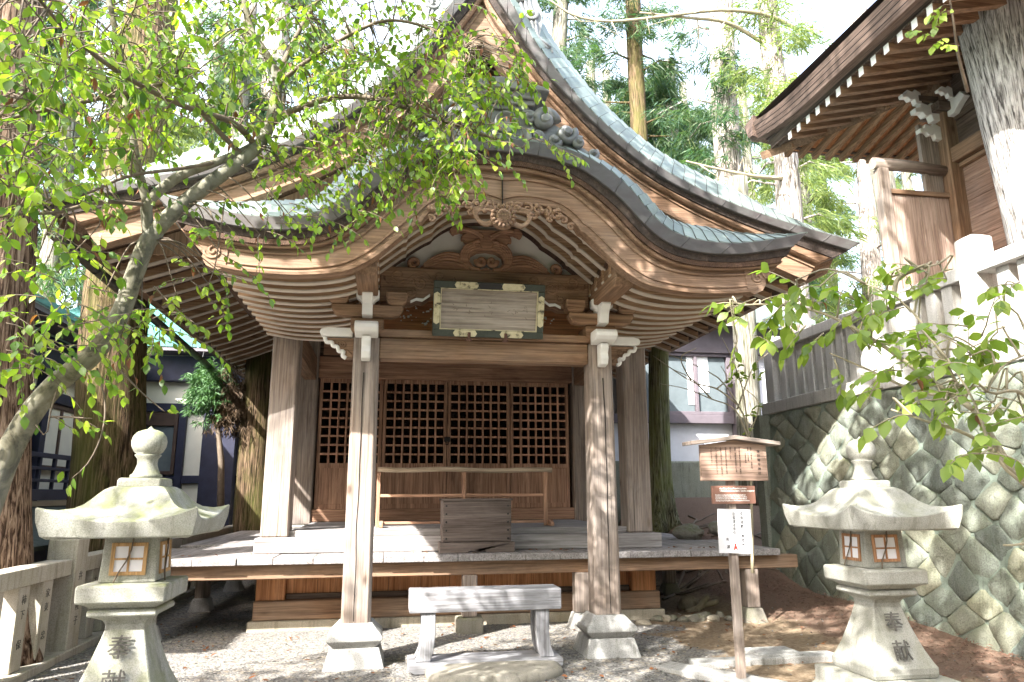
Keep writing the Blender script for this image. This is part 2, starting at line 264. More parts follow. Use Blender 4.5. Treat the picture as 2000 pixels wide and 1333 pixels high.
# ------------------------------------------------------------------ mesh helpers
class MB:
    def __init__(s): s.v = []; s.f = []; s.sm = []
    def add(s, vs, fs, smooth=False):
        o = len(s.v); s.v += [tuple(p) for p in vs]; s.f += [tuple(i+o for i in f) for f in fs]; s.sm += [smooth]*len(fs); return s
    def box(s, x0, x1, y0, y1, z0, z1, M=None):
        vs = [Vector(p) for p in ((x0, y0, z0), (x1, y0, z0), (x1, y1, z0), (x0, y1, z0), (x0, y0, z1), (x1, y0, z1), (x1, y1, z1), (x0, y1, z1))]
        if M: vs = [M @ p for p in vs]
        return s.add(vs, [(0, 3, 2, 1), (4, 5, 6, 7), (0, 1, 5, 4), (1, 2, 6, 5), (2, 3, 7, 6), (3, 0, 4, 7)])
    def frustum(s, c, hx0, hy0, z0, hx1, hy1, z1):
        cx, cy = c
        vs = [(cx+a*hx, cy+b*hy, z) for hx, hy, z in ((hx0, hy0, z0), (hx1, hy1, z1)) for a, b in ((-1, -1), (1, -1), (1, 1), (-1, 1))]
        return s.add(vs, [(0, 3, 2, 1), (4, 5, 6, 7), (0, 1, 5, 4), (1, 2, 6, 5), (2, 3, 7, 6), (3, 0, 4, 7)])
    def loft(s, rings, caps=True, smooth=True, close=True):
        n = len(rings[0]); vs = [p for r in rings for p in r]; fs = []
        for i in range(len(rings)-1):
            for j in range(n if close else n-1):
                k = (j+1) % n
                fs.append((i*n+j, i*n+k, (i+1)*n+k, (i+1)*n+j))
        s.add(vs, fs, smooth)
        if caps and close:
            o = len(s.v)-len(vs)
            s.f.append(tuple(o+j for j in reversed(range(n)))); s.sm.append(False)
            s.f.append(tuple(o+(len(rings)-1)*n+j for j in range(n))); s.sm.append(False)
        return s
    def sqlathe(s, cx, cy, prof, k=1, pull=0.0):
        """square-section turned shape: prof = [(half, z)]"""
        rings = []
        for h, z in prof:
            ring = []
            for (a, b), (c, d) in zip(((-1, -1), (1, -1), (1, 1), (-1, 1)), ((1, -1), (1, 1), (-1, 1), (-1, -1))):
                for i in range(k):
                    u = i/k; ring.append((cx+h*(a+(c-a)*u), cy+h*(b+(d-b)*u), z))
            rings.append(ring)
        return s.loft(rings, True, False)
    def lathe(s, cx, cy, prof, n=24):
        rings = [[(cx+r*math.cos(2*math.pi*i/n), cy+r*math.sin(2*math.pi*i/n), z) for i in range(n)] for r, z in prof]
        return s.loft(rings, True, True)
    def tube(s, pts, rad, n=8, caps=True, smooth=True, wob=0.0):
        pts = [Vector(p) for p in pts]; m = len(pts)
        if not hasattr(rad, '__len__'): rad = [rad]*m
        ref = Vector((0.13, 0.31, 0.94)); rings = []; pa = None
        for i, p in enumerate(pts):
            d = (pts[min(i+1, m-1)]-pts[max(i-1, 0)]).normalized()
            if pa is None:
                a = d.cross(ref)
                if a.length < 1e-3: a = d.cross(Vector((1, 0, 0)))
                a.normalize()
            else:
                a = (pa-d*pa.dot(d)); a = a.normalized() if a.length > 1e-5 else d.orthogonal().normalized()
            pa = a; b = d.cross(a)
            ring = []
            for j in range(n):
                t = 2*math.pi*j/n; r = rad[i]*(1+wob*mnoise.noise(Vector((p.x*3+math.cos(t)*2, p.y*3+math.sin(t)*2, p.z*1.3))))
                ring.append(p+a*(r*math.cos(t))+b*(r*math.sin(t)))
            rings.append(ring)
        return s.loft(rings, caps, smooth)
    def prism(s, poly, y0, y1, plane='XZ', smooth=False):
        """outline [(a,b)] given in a plane, extruded along the third axis"""
        n = len(poly)
        def P(a, b, c): return (a, c, b) if plane == 'XZ' else ((c, a, b) if plane == 'YZ' else (a, b, c))
        vs = [P(a, b, y0) for a, b in poly]+[P(a, b, y1) for a, b in poly]
        fs = [tuple(reversed(range(n))), tuple(range(n, 2*n))]+[(i, (i+1) % n, n+(i+1) % n, n+i) for i in range(n)]
        return s.add(vs, fs, smooth)
    def strip(s, top, bot, y0, y1, yb0=None):
        """solid between two XZ curves with equal counts, from y0 to y1 (yb0: front y of the lower edge)"""
        n = len(top); yb0 = y0 if yb0 is None else yb0
        vs = [(x, y0, z) for x, z in top]+[(x, yb0, z) for x, z in bot]+[(x, y1, z) for x, z in top]+[(x, y1, z) for x, z in bot]
        fs = []
        for i in range(n-1):
            fs += [(i, i+1, n+i+1, n+i)[::-1], (2*n+i, 2*n+i+1, 3*n+i+1, 3*n+i), (i, 2*n+i, 2*n+i+1, i+1)[::-1], (n+i, n+i+1, 3*n+i+1, 3*n+i)[::-1]]
        fs += [(0, n, 3*n, 2*n), (n-1, 2*n-1, 4*n-1, 3*n-1)[::-1]]
        return s.add(vs, fs)
    def build(s, name, mat, parent=None, bevel=0.0, seg=1, autosm=None):
        o0 = Vector((0, 0, 0)); p = parent
        while p is not None: o0 += p.location; p = p.parent
        me = bpy.data.meshes.new(name)
        me.from_pydata([(v[0]-o0.x, v[1]-o0.y, v[2]-o0.z) for v in s.v], [], s.f)
        me.polygons.foreach_set('use_smooth', s.sm); me.validate(); me.update()
        bm = bmesh.new(); bm.from_mesh(me)
        bmesh.ops.recalc_face_normals(bm, faces=bm.faces)
        if bevel:
            ed = [e for e in bm.edges if len(e.link_faces) == 2 and e.calc_face_angle(0) > 0.6]
            bmesh.ops.bevel(bm, geom=ed, offset=bevel, segments=seg, affect='EDGES', clamp_overlap=True, profile=0.6)
        bm.to_mesh(me); bm.free()
        me.materials.append(mat)
        o = bpy.data.objects.new(name, me); col.objects.link(o)
        if parent is not None: o.parent = parent
        return o

def tag(o, label=None, cat=None, group=None, kind=None):
    for k, v in (('label', label), ('category', cat), ('group', group), ('kind', kind)):
        if v: o[k] = v
    return o
def empty(name, loc, label, cat, group=None):
    o = bpy.data.objects.new(name, None); col.objects.link(o); o.location = loc; o.empty_display_size = 0.2
    return tag(o, label, cat, group)
def copy_tree(o, parent=None):
    c = o.copy(); col.objects.link(c)
    if parent is not None: c.parent = parent
    for ch in list(o.children): copy_tree(ch, c)
    return c
def text_mesh(body, size, mat, M, name, parent, extrude=0.001, align='CENTER', spacing=1.0, lineh=1.0, bold=0.0):
    cu = bpy.data.curves.new('lettering', 'FONT'); cu.body = body; cu.size = size; cu.align_x = align; cu.align_y = 'TOP'
    cu.extrude = extrude; cu.space_line = lineh; cu.space_character = spacing; cu.offset = bold; cu.resolution_u = 3
    tmp = bpy.data.objects.new('lettering', cu); col.objects.link(tmp)
    dg = bpy.context.evaluated_depsgraph_get(); me = bpy.data.meshes.new_from_object(tmp.evaluated_get(dg))
    bpy.data.objects.remove(tmp); bpy.data.curves.remove(cu)
    o0 = Vector((0, 0, 0)); p = parent
    while p is not None: o0 += p.location; p = p.parent
    me.transform(Matrix.Translation(-o0) @ M); me.materials.clear(); me.materials.append(mat)
    me.name = name; o = bpy.data.objects.new(name, me); col.objects.link(o); o.parent = parent
    return o
FRONT = Matrix.Rotation(R(90), 4, 'X')          # text facing -Y

def crom(pts, n):
    """smooth resample of a polyline (Catmull-Rom, by arc length)"""
    P = [np.array(p, float) for p in pts]; P = [2*P[0]-P[1]]+P+[2*P[-1]-P[-2]]; out = []
    for i in range(1, len(P)-2):
        for k in range(12):
            t = k/12; a, b, c, d = P[i-1], P[i], P[i+1], P[i+2]
            out.append(0.5*((2*b)+(c-a)*t+(2*a-5*b+4*c-d)*t*t+(3*b-a-3*c+d)*t**3))
    out.append(P[-2]); out = np.array(out)
    L = np.concatenate([[0], np.cumsum(np.linalg.norm(np.diff(out, axis=0), axis=1))]); u = np.linspace(0, L[-1], n)
    return np.stack([np.interp(u, L, out[:, k]) for k in range(out.shape[1])], 1)
def mirror(half, n):
    """half profile from the centre outwards -> full curve left to right"""
    h = crom(half, n); l = h[::-1].copy(); l[:, 0] *= -1
    return np.concatenate([l[:-1], h])
def spiral(cx, cz, r0, r1, a0, turns, n=22, sgn=1):
    return [(cx+(r0+(r1-r0)*i/(n-1))*math.cos(a0+sgn*turns*2*math.pi*i/(n-1)), cz+(r0+(r1-r0)*i/(n-1))*math.sin(a0+sgn*turns*2*math.pi*i/(n-1))) for i in range(n)]

# ------------------------------------------------------------------ ground
CX = 0.96
def hgt(x, y):
    """ground height: flat court, a bank of earth rising at the back right"""
    a = max(0, min(1, (y-9.6)/4.8)); a = a*a*(3-2*a)
    b = max(0, min(1, (x-4.35)/0.9)); b = b*b*(3-2*b)
    h = 1.30*a*b
    h += 0.16*max(0, min(1, (x-4.6)/1.4))*max(0, min(1, (y-6.5)/2))
    d = max(0, min(1, (y-4)/2))
    return h + d*(0.018*mnoise.noise(Vector((x*1.3, y*1.3, 0))) + 0.010*mnoise.noise(Vector((x*5, y*5, 3))))
def build_ground():
    xs = sorted(set([-80, -40, -20, -12, -9]+[round(-7+0.16*i, 3) for i in range(88)]+[7.2, 8, 10, 14, 20, 40, 80]))
    ys = sorted(set([-30, -10, -3, 0, 2, 3.5]+[round(4.2+0.16*i, 3) for i in range(72)]+[16, 17, 18, 20, 25, 40, 80, 150]))
    vs = [(x, y, hgt(x, y)) for y in ys for x in xs]; n = len(xs)
    fs = [(j*n+i, j*n+i+1, (j+1)*n+i+1, (j+1)*n+i) for j in range(len(ys)-1) for i in range(n-1)]
    m, t, b = nt('gravel_and_earth')
    v = coords(t)
    vo = t.nodes.new('ShaderNodeTexVoronoi'); vo.inputs['Scale'].default_value = 62; t.links.new(v, vo.inputs['Vector'])
    vo2 = t.nodes.new('ShaderNodeTexVoronoi'); vo2.inputs['Scale'].default_value = 27; t.links.new(v, vo2.inputs['Vector'])
    hs = t.nodes.new('ShaderNodeSeparateColor'); t.links.new(vo.outputs['Color'], hs.inputs[0])
    hs2 = t.nodes.new('ShaderNodeSeparateColor'); t.links.new(vo2.outputs['Color'], hs2.inputs[0])
    gr = ramp(t, hs.outputs[0], [(0.0, (0.09, 0.086, 0.08)), (0.35, (0.15, 0.145, 0.136)), (0.7, (0.21, 0.202, 0.188)), (1.0, (0.31, 0.295, 0.27))]).outputs[0]
    gr = mixc(t, ramp(t, hs2.outputs[1], [(0.8, (0, 0, 0)), (0.85, (0.55,)*3)]).outputs[0], gr, (0.33, 0.28, 0.21))
    soil = ramp(t, noise(t, v, 22, 6, 0.7), [(0.3, (0.12, 0.085, 0.055)), (0.5, (0.22, 0.165, 0.11)), (0.75, (0.33, 0.265, 0.185))]).outputs[0]
    lit = ramp(t, noise(t, coords(t, (9, 30, 9)), 3, 5, 0.8, 1.5), [(0.3, (0.085, 0.058, 0.045)), (0.5, (0.17, 0.115, 0.085)), (0.75, (0.29, 0.20, 0.15))]).outputs[0]
    sp = t.nodes.new('ShaderNodeSeparateXYZ'); t.links.new(v, sp.inputs[0])
    big = noise(t, coords(t, (1, 1.6, 1), (3, 2, 0)), 0.85, 5, 0.6, 0.5)
    # earth towards the right of the sign, bare patches between the gravel
    rx = math_(t, 'MULTIPLY', math_(t, 'SUBTRACT', sp.outputs[0], 2.9), 0.55)
    sm = math_(t, 'ADD', big, math_(t, 'MINIMUM', math_(t, 'MAXIMUM', rx, -0.06), 0.6))
    smk = ramp(t, sm, [(0.60, (0, 0, 0)), (0.68, (1, 1, 1))]).outputs[0]
    c = mixc(t, smk, gr, soil)
    # needle litter under the wall and on the bank
    lx = math_(t, 'MULTIPLY', math_(t, 'SUBTRACT', math_(t, 'ADD', sp.outputs[0], math_(t, 'MULTIPLY', sp.outputs[2], 1.2)), 4.75), 0.7)
    lm = math_(t, 'ADD', noise(t, coords(t, (1, 1, 1), (1, 7, 0)), 2.3, 6, 0.7), math_(t, 'MINIMUM', math_(t, 'MAXIMUM', lx, -0.5), 0.4))
    c = mixc(t, ramp(t, lm, [(0.52, (0, 0, 0)), (0.66, (0.92,)*3)]).outputs[0], c, lit)
    t.links.new(c, b.inputs['Base Color']); b.inputs['Roughness'].default_value = 0.95; b.inputs['Specular IOR Level'].default_value = 0.1
    h = math_(t, 'SUBTRACT', 1.0, vo.outputs['Distance'])
    bump(t, b, math_(t, 'ADD', h, noise(t, v, 40, 3, 0.6)), 0.8, 0.012)
    me = bpy.data.meshes.new('ground'); me.from_pydata(vs, [], fs); me.materials.append(m)
    me.polygons.foreach_set('use_smooth', [True]*len(fs))
    o = bpy.data.objects.new('ground', me); col.objects.link(o); o['kind'] = 'structure'
build_ground()

def gravel_grains():
    mb = MB()
    ico = [(0, 0, 1), (.9, 0, .35), (.28, .85, .35), (-.73, .53, .35), (-.73, -.53, .35), (.28, -.85, .35), (.1, 0, -.6)]
    fc = [(0, 1, 2), (0, 2, 3), (0, 3, 4), (0, 4, 5), (0, 5, 1), (6, 2, 1), (6, 3, 2), (6, 4, 3), (6, 5, 4), (6, 1, 5)]
    for _ in range(5200):
        y = 5.6+rng.random()**1.3*4.2; x = -3.0+rng.random()*(6.2 if rng.random() < .85 else 8.5)
        s = 0.006+0.010*rng.random()**2.2; a = rng.random()*6.28; sx, sy, sz = s*(.8+.6*rng.random()), s*(.7+.5*rng.random()), s*.75
        z = hgt(x, y)+s*0.2
        mb.add([(x+(p[0]*math.cos(a)-p[1]*math.sin(a))*sx, y+(p[0]*math.sin(a)+p[1]*math.cos(a))*sy, z+p[2]*sz) for p in ico], fc)
    m, t, b = nt('gravel_grain'); g = t.nodes.new('ShaderNodeNewGeometry')
    t.links.new(ramp(t, g.outputs['Random Per Island'], [(0, (0.10, 0.096, 0.09)), (.4, (0.17, 0.163, 0.152)), (.8, (0.25, 0.235, 0.21)), (1, (0.37, 0.35, 0.315))]).outputs[0], b.inputs['Base Color'])
    b.inputs['Roughness'].default_value = 0.9
    tag(mb.build('gravel', m), 'loose grey gravel grains strewn over the shrine court', 'gravel', kind='stuff')
gravel_grains()

def kerb():
    mb = MB()
    for x0, x1, y, z in ((2.80, 3.32, 6.52, 0.045), (3.325, 4.25, 6.56, 0.055)):
        mb.box(x0, x1, y, y+0.22, -0.05, z)
    mb.box(3.45, 3.9, 6.60, 6.95, -0.05, 0.075)
    a = Matrix.Translation((2.85, 6.2, 0)) @ Matrix.Rotation(R(-52), 4, 'Z')
    mb.box(-0.55, 0.55, -0.13, 0.13, -0.05, 0.035, a)
    tag(mb.build('kerb', M_GRANITE, bevel=0.012, seg=2), kind='structure')
kerb()

# ------------------------------------------------------------------ the shrine hall
SH = empty('shrine_hall', (CX, 7.34, 0), 'small wooden shrine hall with curved copper porch roof and lattice doors', 'shrine')
def xx(c): return [(CX+a, b) for a, b in c]

# --- front pillars on stone bases
for s in (-1, 1):
    mb = MB(); cx = CX+1.23*s; h = 0.137; ch = 0.028; tp = 0.128
    def ring(h, z): return [(cx+a*h+b*ch*0, 7.34, z) for a, b in ()] or [(cx-h+ch, 7.34-h, z), (cx+h-ch, 7.34-h, z), (cx+h, 7.34-h+ch, z), (cx+h, 7.34+h-ch, z), (cx+h-ch, 7.34+h, z), (cx-h+ch, 7.34+h, z), (cx-h, 7.34+h-ch, z), (cx-h, 7.34-h+ch, z)]
    mb.loft([ring(h, 0.375), ring((h+tp)/2, 1.8), ring(tp, 3.12)], True, False)
    # drying split down the front face
    p = mb.build('front_pillar', W_POST['Z'], SH, bevel=0.004)
    mb = MB(); x0 = cx+0.02*s
    pts = [(x0+0.012*mnoise.noise(Vector((z*2, s*3.0, 0))), z) for z in np.linspace(0.39, 2.75, 40)]
    mb.strip([(a-0.0035, b) for a, b in pts], [(a+0.0035, b) for a, b in pts], 7.2015, 7.23)
    mb.build('drying_crack', M_BLACK, p)
    mb = MB(); mb.sqlathe(cx, 7.34, [(0.19, 0.165), (0.215, 0.19), (0.255, 0.235), (0.25, 0.275), (0.20, 0.325), (0.155, 0.376)], 1)
    mb.build('pillar_base', M_GRANITE, SH, bevel=0.012, seg=2)
    mb = MB(); mb.frustum((cx, 7.34), 0.29, 0.29, -0.05, 0.225, 0.225, 0.168)
    mb.build('plinth_block', M_GRANITE, SH, bevel=0.01, seg=2)

# --- hall posts (outer pair at the porch, inner pair at the doors)
for s in (-1, 1):
    mb = MB(); mb.box(CX+2.30*s-.165, CX+2.30*s+.165, 9.18, 9.51, 1.05, 4.6); mb.build('corner_post', W_POST['Z'], SH, bevel=0.02)
    mb = MB(); mb.box(CX+2.33*s-.15, CX+2.33*s+.15, 12.1, 12.4, 1.08, 4.6); mb.build('inner_post', W_POST['Z'], SH, bevel=0.018)
    mb = MB(); mb.box(CX+2.31*s-.10, CX+2.31*s+.10, 9.5, 12.1, 3.42, 3.80); mb.build('tie_beam', W_BEAM['Y'], SH, bevel=0.01)
    mb = MB(); mb.box(CX+2.30*s-.165, CX+2.30*s+.165, 9.16, 9.49, 0.33, 0.66); mb.build('under_post', W_ORANGE['Z'], SH, bevel=0.01)

# --- decks
mb = MB(); x = CX-3.80; k = 0
while x < CX+3.84:
    wd = 0.36+0.12*((k*37) % 5)/5; x1 = min(x+wd, CX+3.86)
    mb.box(x, x1-0.004, 8.50-0.008*((k*13) % 3), 10.35+0.2*((k*7) % 3), 0.795, 0.868+0.002*((k*5) % 4)); x = x1; k += 1
mb.box(CX-3.80, CX-2.5, 10.9, 16.5, 0.795, 0.866); mb.box(CX+2.5, CX+3.86, 10.9, 16.5, 0.795, 0.866)
mb.build('deck_boards', W_DECK['Y'], SH, bevel=0.006)
mb = MB(); mb.box(CX-3.72, CX+4.14, 8.60, 8.76, 0.635, 0.792); mb.build('deck_edge_beam', W_BEAM['X'], SH, bevel=0.008)
mb = MB(); mb.box(CX-3.70, CX-3.54, 8.77, 16.4, 0.64, 0.792); mb.box(CX+3.56, CX+3.72, 8.77, 16.4, 0.64, 0.792); mb.build('deck_side_beam', W_BEAM['Y'], SH, bevel=0.008)
for (px, py, rough) in ((CX+0.0, 8.68, True), (CX+1.34, 8.68, False), (CX-1.34, 8.68, False), (CX+3.52, 8.70, False), (CX-3.5, 8.70, False), (CX-3.45, 10.9, False), (CX-3.45, 13.0, False), (CX+3.45, 11.2, False)):
    g = max(0, hgt(px, py))
    mb = MB(); mb.box(px-.085, px+.085, py-.085, py+.085, g+0.17, 0.633); p = mb.build('deck_post', W_POST['Z'], SH, bevel=0.01)
    mb = MB()
    if rough: mb.box(px-.155, px+.155, py-.14, py+.14, g-0.03, g+0.168); mb.build('post_stone', M_ROUGHSTONE, p, bevel=0.03, seg=2)
    else: mb.frustum((px, py), .155, .155, g-0.03, .10, .10, g+0.168); mb.build('post_stone', M_ROUGHSTONE if px > CX+3 else M_GRANITE, p, bevel=0.012)
mb = MB(); mb.box(CX-2.5, CX+2.52, 9.02, 9.62, 0.876, 1.052); mb.build('entrance_step', W_DECK['X'], SH, bevel=0.008)
mb = MB(); y = 9.30; k = 0
while y < 12.3:
    mb.box(CX-2.14, CX+2.14, y, y+0.30-0.004, 1.054, 1.122+0.002*(k % 3)); y += 0.30; k += 1
mb.box(CX-2.14, CX+2.14, 9.27, 9.296, 1.053, 1.128)
mb.build('porch_floor', W_DECK['X'], SH, bevel=0.004)
# --- under the deck
mb = MB(); mb.box(CX-2.53, CX+2.55, 9.10, 9.45, -0.05, 0.115); mb.build('foundation_stone', M_FOUND, SH, bevel=0.012)
mb = MB(); mb.box(CX-2.48, CX+2.50, 9.12, 9.42, 0.118, 0.335); mb.build('ground_sill', W_BEAM['X'], SH, bevel=0.012)
mb = MB(); x = CX-2.13; k = 0
while x < CX+2.1:
    x1 = min(x+0.36+0.1*((k*3) % 4)/4, CX+2.13); mb.box(x, x1-0.004, 9.27+0.004*(k % 2), 9.30, 0.337, 0.78); x = x1; k += 1
mb.build('base_panel', W_ORANGE['Z'], SH, bevel=0.002)
mb = MB(); mb.box(CX-0.1, CX+0.12, 9.2, 9.28, 0.337, 0.78); mb.build('base_stud', W_ORANGE['Z'], SH, bevel=0.006)
mb = MB(); mb.box(CX-2.13, CX+2.13, 9.235, 9.265, 0.337, 0.40); mb.build('base_rail', W_DARK['X'], SH, bevel=0.004)

# --- door wall
YD = 12.2
mb = MB(); mb.box(CX-2.18, CX+2.18, YD-.06, YD+.12, 1.125, 1.32); mb.build('door_sill', W_DOOR['X'], SH, bevel=0.01)
mb = MB(); mb.box(CX-2.18, CX+2.18, YD-.07, YD+.12, 3.47, 3.83); mb.build('door_lintel', W_DOOR['X'], SH, bevel=0.01)
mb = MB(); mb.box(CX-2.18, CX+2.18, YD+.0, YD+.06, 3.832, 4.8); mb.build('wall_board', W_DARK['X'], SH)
for s in (-1, 1):
    mb = MB(); mb.box(CX+1.62*s-.5, CX+1.62*s+.5, YD-.03, YD-.005, 3.86, 4.3); mb.build('transom_panel', W_DOOR['X'], SH, bevel=0.004)
edges = [-2.16, -1.10, -0.012, 1.075, 2.13]
for i in range(4):
    x0, x1 = CX+edges[i]+.006, CX+edges[i+1]-.006; yo = YD-.02+(0.035 if i in (0, 3) else 0)
    fr = MB(); st = 0.055
    fr.box(x0, x0+st, yo, yo+.045, 1.322, 3.468); fr.box(x1-st, x1, yo, yo+.045, 1.322, 3.468)
    for z0, z1 in ((1.322, 1.40), (1.98, 2.06), (3.40, 3.468)): fr.box(x0+st, x1-st, yo+.001, yo+.044, z0, z1)
    d = fr.build('door', W_DOOR['Z'], SH, bevel=0.004)
    la = MB(); w0 = x1-x0-2*st; nc = 7; nr = 9
    for c in range(1, nc): xc = x0+st+w0*c/nc; la.box(xc-.0165, xc+.0165, yo+.006, yo+.03, 2.06, 3.40)
    for r in range(1, nr): zc = 2.06+1.34*r/nr; la.box(x0+st, x1-st, yo+.012, yo+.036, zc-.0165, zc+.0165)
    la.build('lattice', W_LATTICE['Z'], d, bevel=0.002)
    pa = MB(); nb = 3
    for c in range(nb): pa.box(x0+st+w0*c/nb, x0+st+w0*(c+1)/nb-.003, yo+.018, yo+.03, 1.40, 1.98)
    pa.build('kick_panel', W_DOOR['Z'], d)
    if i == 1:
        lk = MB(); lk.box(x1-.045, x1+.055, yo-.02, yo, 2.42, 2.50); lk.tube([(x1-.02, yo-.02, 2.42), (x1-.015, yo-.03, 2.37), (x1+.02, yo-.03, 2.37), (x1+.025, yo-.02, 2.42)], 0.008)
        lk.build('padlock', M_IRON, d, bevel=0.006)
mb = MB()
mb.box(CX-2.3, CX-2.2, 12.42, 17, .9, 4.8); mb.box(CX+2.2, CX+2.3, 12.42, 17, .9, 4.8); mb.box(CX-2.3, CX+2.3, 17, 17.1, .9, 4.8)
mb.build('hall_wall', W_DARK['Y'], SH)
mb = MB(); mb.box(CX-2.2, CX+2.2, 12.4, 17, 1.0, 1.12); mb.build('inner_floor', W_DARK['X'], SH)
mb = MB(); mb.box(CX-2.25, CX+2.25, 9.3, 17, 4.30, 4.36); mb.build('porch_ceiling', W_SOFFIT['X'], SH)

# --- front tie beam, plate and the carved rainbow beam above it
mb = MB(); mb.box(CX-1.10, CX+1.10, 7.24, 7.44, 2.905, 3.125); mb.build('front_beam', W_BEAM['X'], SH, bevel=0.012)
mb = MB(); mb.box(CX-1.10, CX+1.10, 7.20, 7.48, 3.128, 3.205); mb.build('beam_plate', W_BEAM['X'], SH, bevel=0.006)
mb = MB(); mb.box(CX-1.2, CX+1.2, 7.62, 7.70, 3.1, 3.86); mb.build('backing_board', W_ORANGE['X'], SH)
pol = [(-1.12, 3.50), (-0.80, 3.50), (-0.74, 3.53), (-0.68, 3.52), (-0.60, 3.58), (-0.45, 3.60), (0.45, 3.60), (0.60, 3.58), (0.68, 3.52), (0.74, 3.53), (0.80, 3.50), (1.12, 3.50), (1.12, 3.885), (-1.12, 3.885)]
mb = MB(); mb.prism(xx(pol), 7.22, 7.46); rb = mb.build('rainbow_beam', W_BEAM['X'], SH, bevel=0.012)
for s in (-1, 1):
    mb = MB()
    def sc(cx, cz, r0, a0, turns, sg, th=0.017):
        q = spiral(cx, cz, r0, r0*0.12, a0, turns, 26, sg)
        mb.tube([(CX+s*a, 7.222, b) for a, b in q], list(np.linspace(th, th*.6, 26)), 6)
    sc(0.93, 3.79, 0.085, -2.4, 1.3, 1); sc(0.70, 3.72, 0.075, 0.4, 1.25, -1); sc(0.50, 3.79, 0.07, -2.2, 1.3, 1); sc(0.80, 3.60, 0.05, 2.2, 1.2, 1)
    for k in range(3):
        o = 0.016*k
        mb.tube([(CX+s*a, 7.222, b+o) for a, b in crom([(1.08, 3.74), (1.0, 3.67), (0.88, 3.68), (0.78, 3.76), (0.66, 3.80), (0.56, 3.70), (0.42, 3.68), (0.34, 3.76)], 30)], 0.009, 6)
    mb.build('scroll_relief', W_BEAM['X'], rb)
for s in (-1, 1):
    mb = MB(); mb.prism([(CX+s*a, b) for a, b in ((0.80, 3.492), (0.74, 3.522), (0.68, 3.512), (0.60, 3.572), (0.60, 3.60), (0.67, 3.545), (0.74, 3.55), (0.80, 3.52))], 7.212, 7.225)
    mb.build('painted_edge', M_WHITE, rb)
# chewed paper pellets stuck on the backing board
mb = MB()
for _ in range(46):
    x = CX-0.92+0.36*rng.random(); z = 3.36+0.2*rng.random(); s = .006+.010*rng.random()
    if rng.random() < .25: x = CX+0.62+0.2*rng.random()
    mb.add([(x-s, 7.615, z-s*.6), (x+s, 7.615, z-s*.4), (x+s*.6, 7.615, z+s), (x-s*.7, 7.615, z+s*.7), (x, 7.605, z)], [(0, 1, 4), (1, 2, 4), (2, 3, 4), (3, 0, 4)])
mb.build('paper_pellets', M_WHITE, SH)

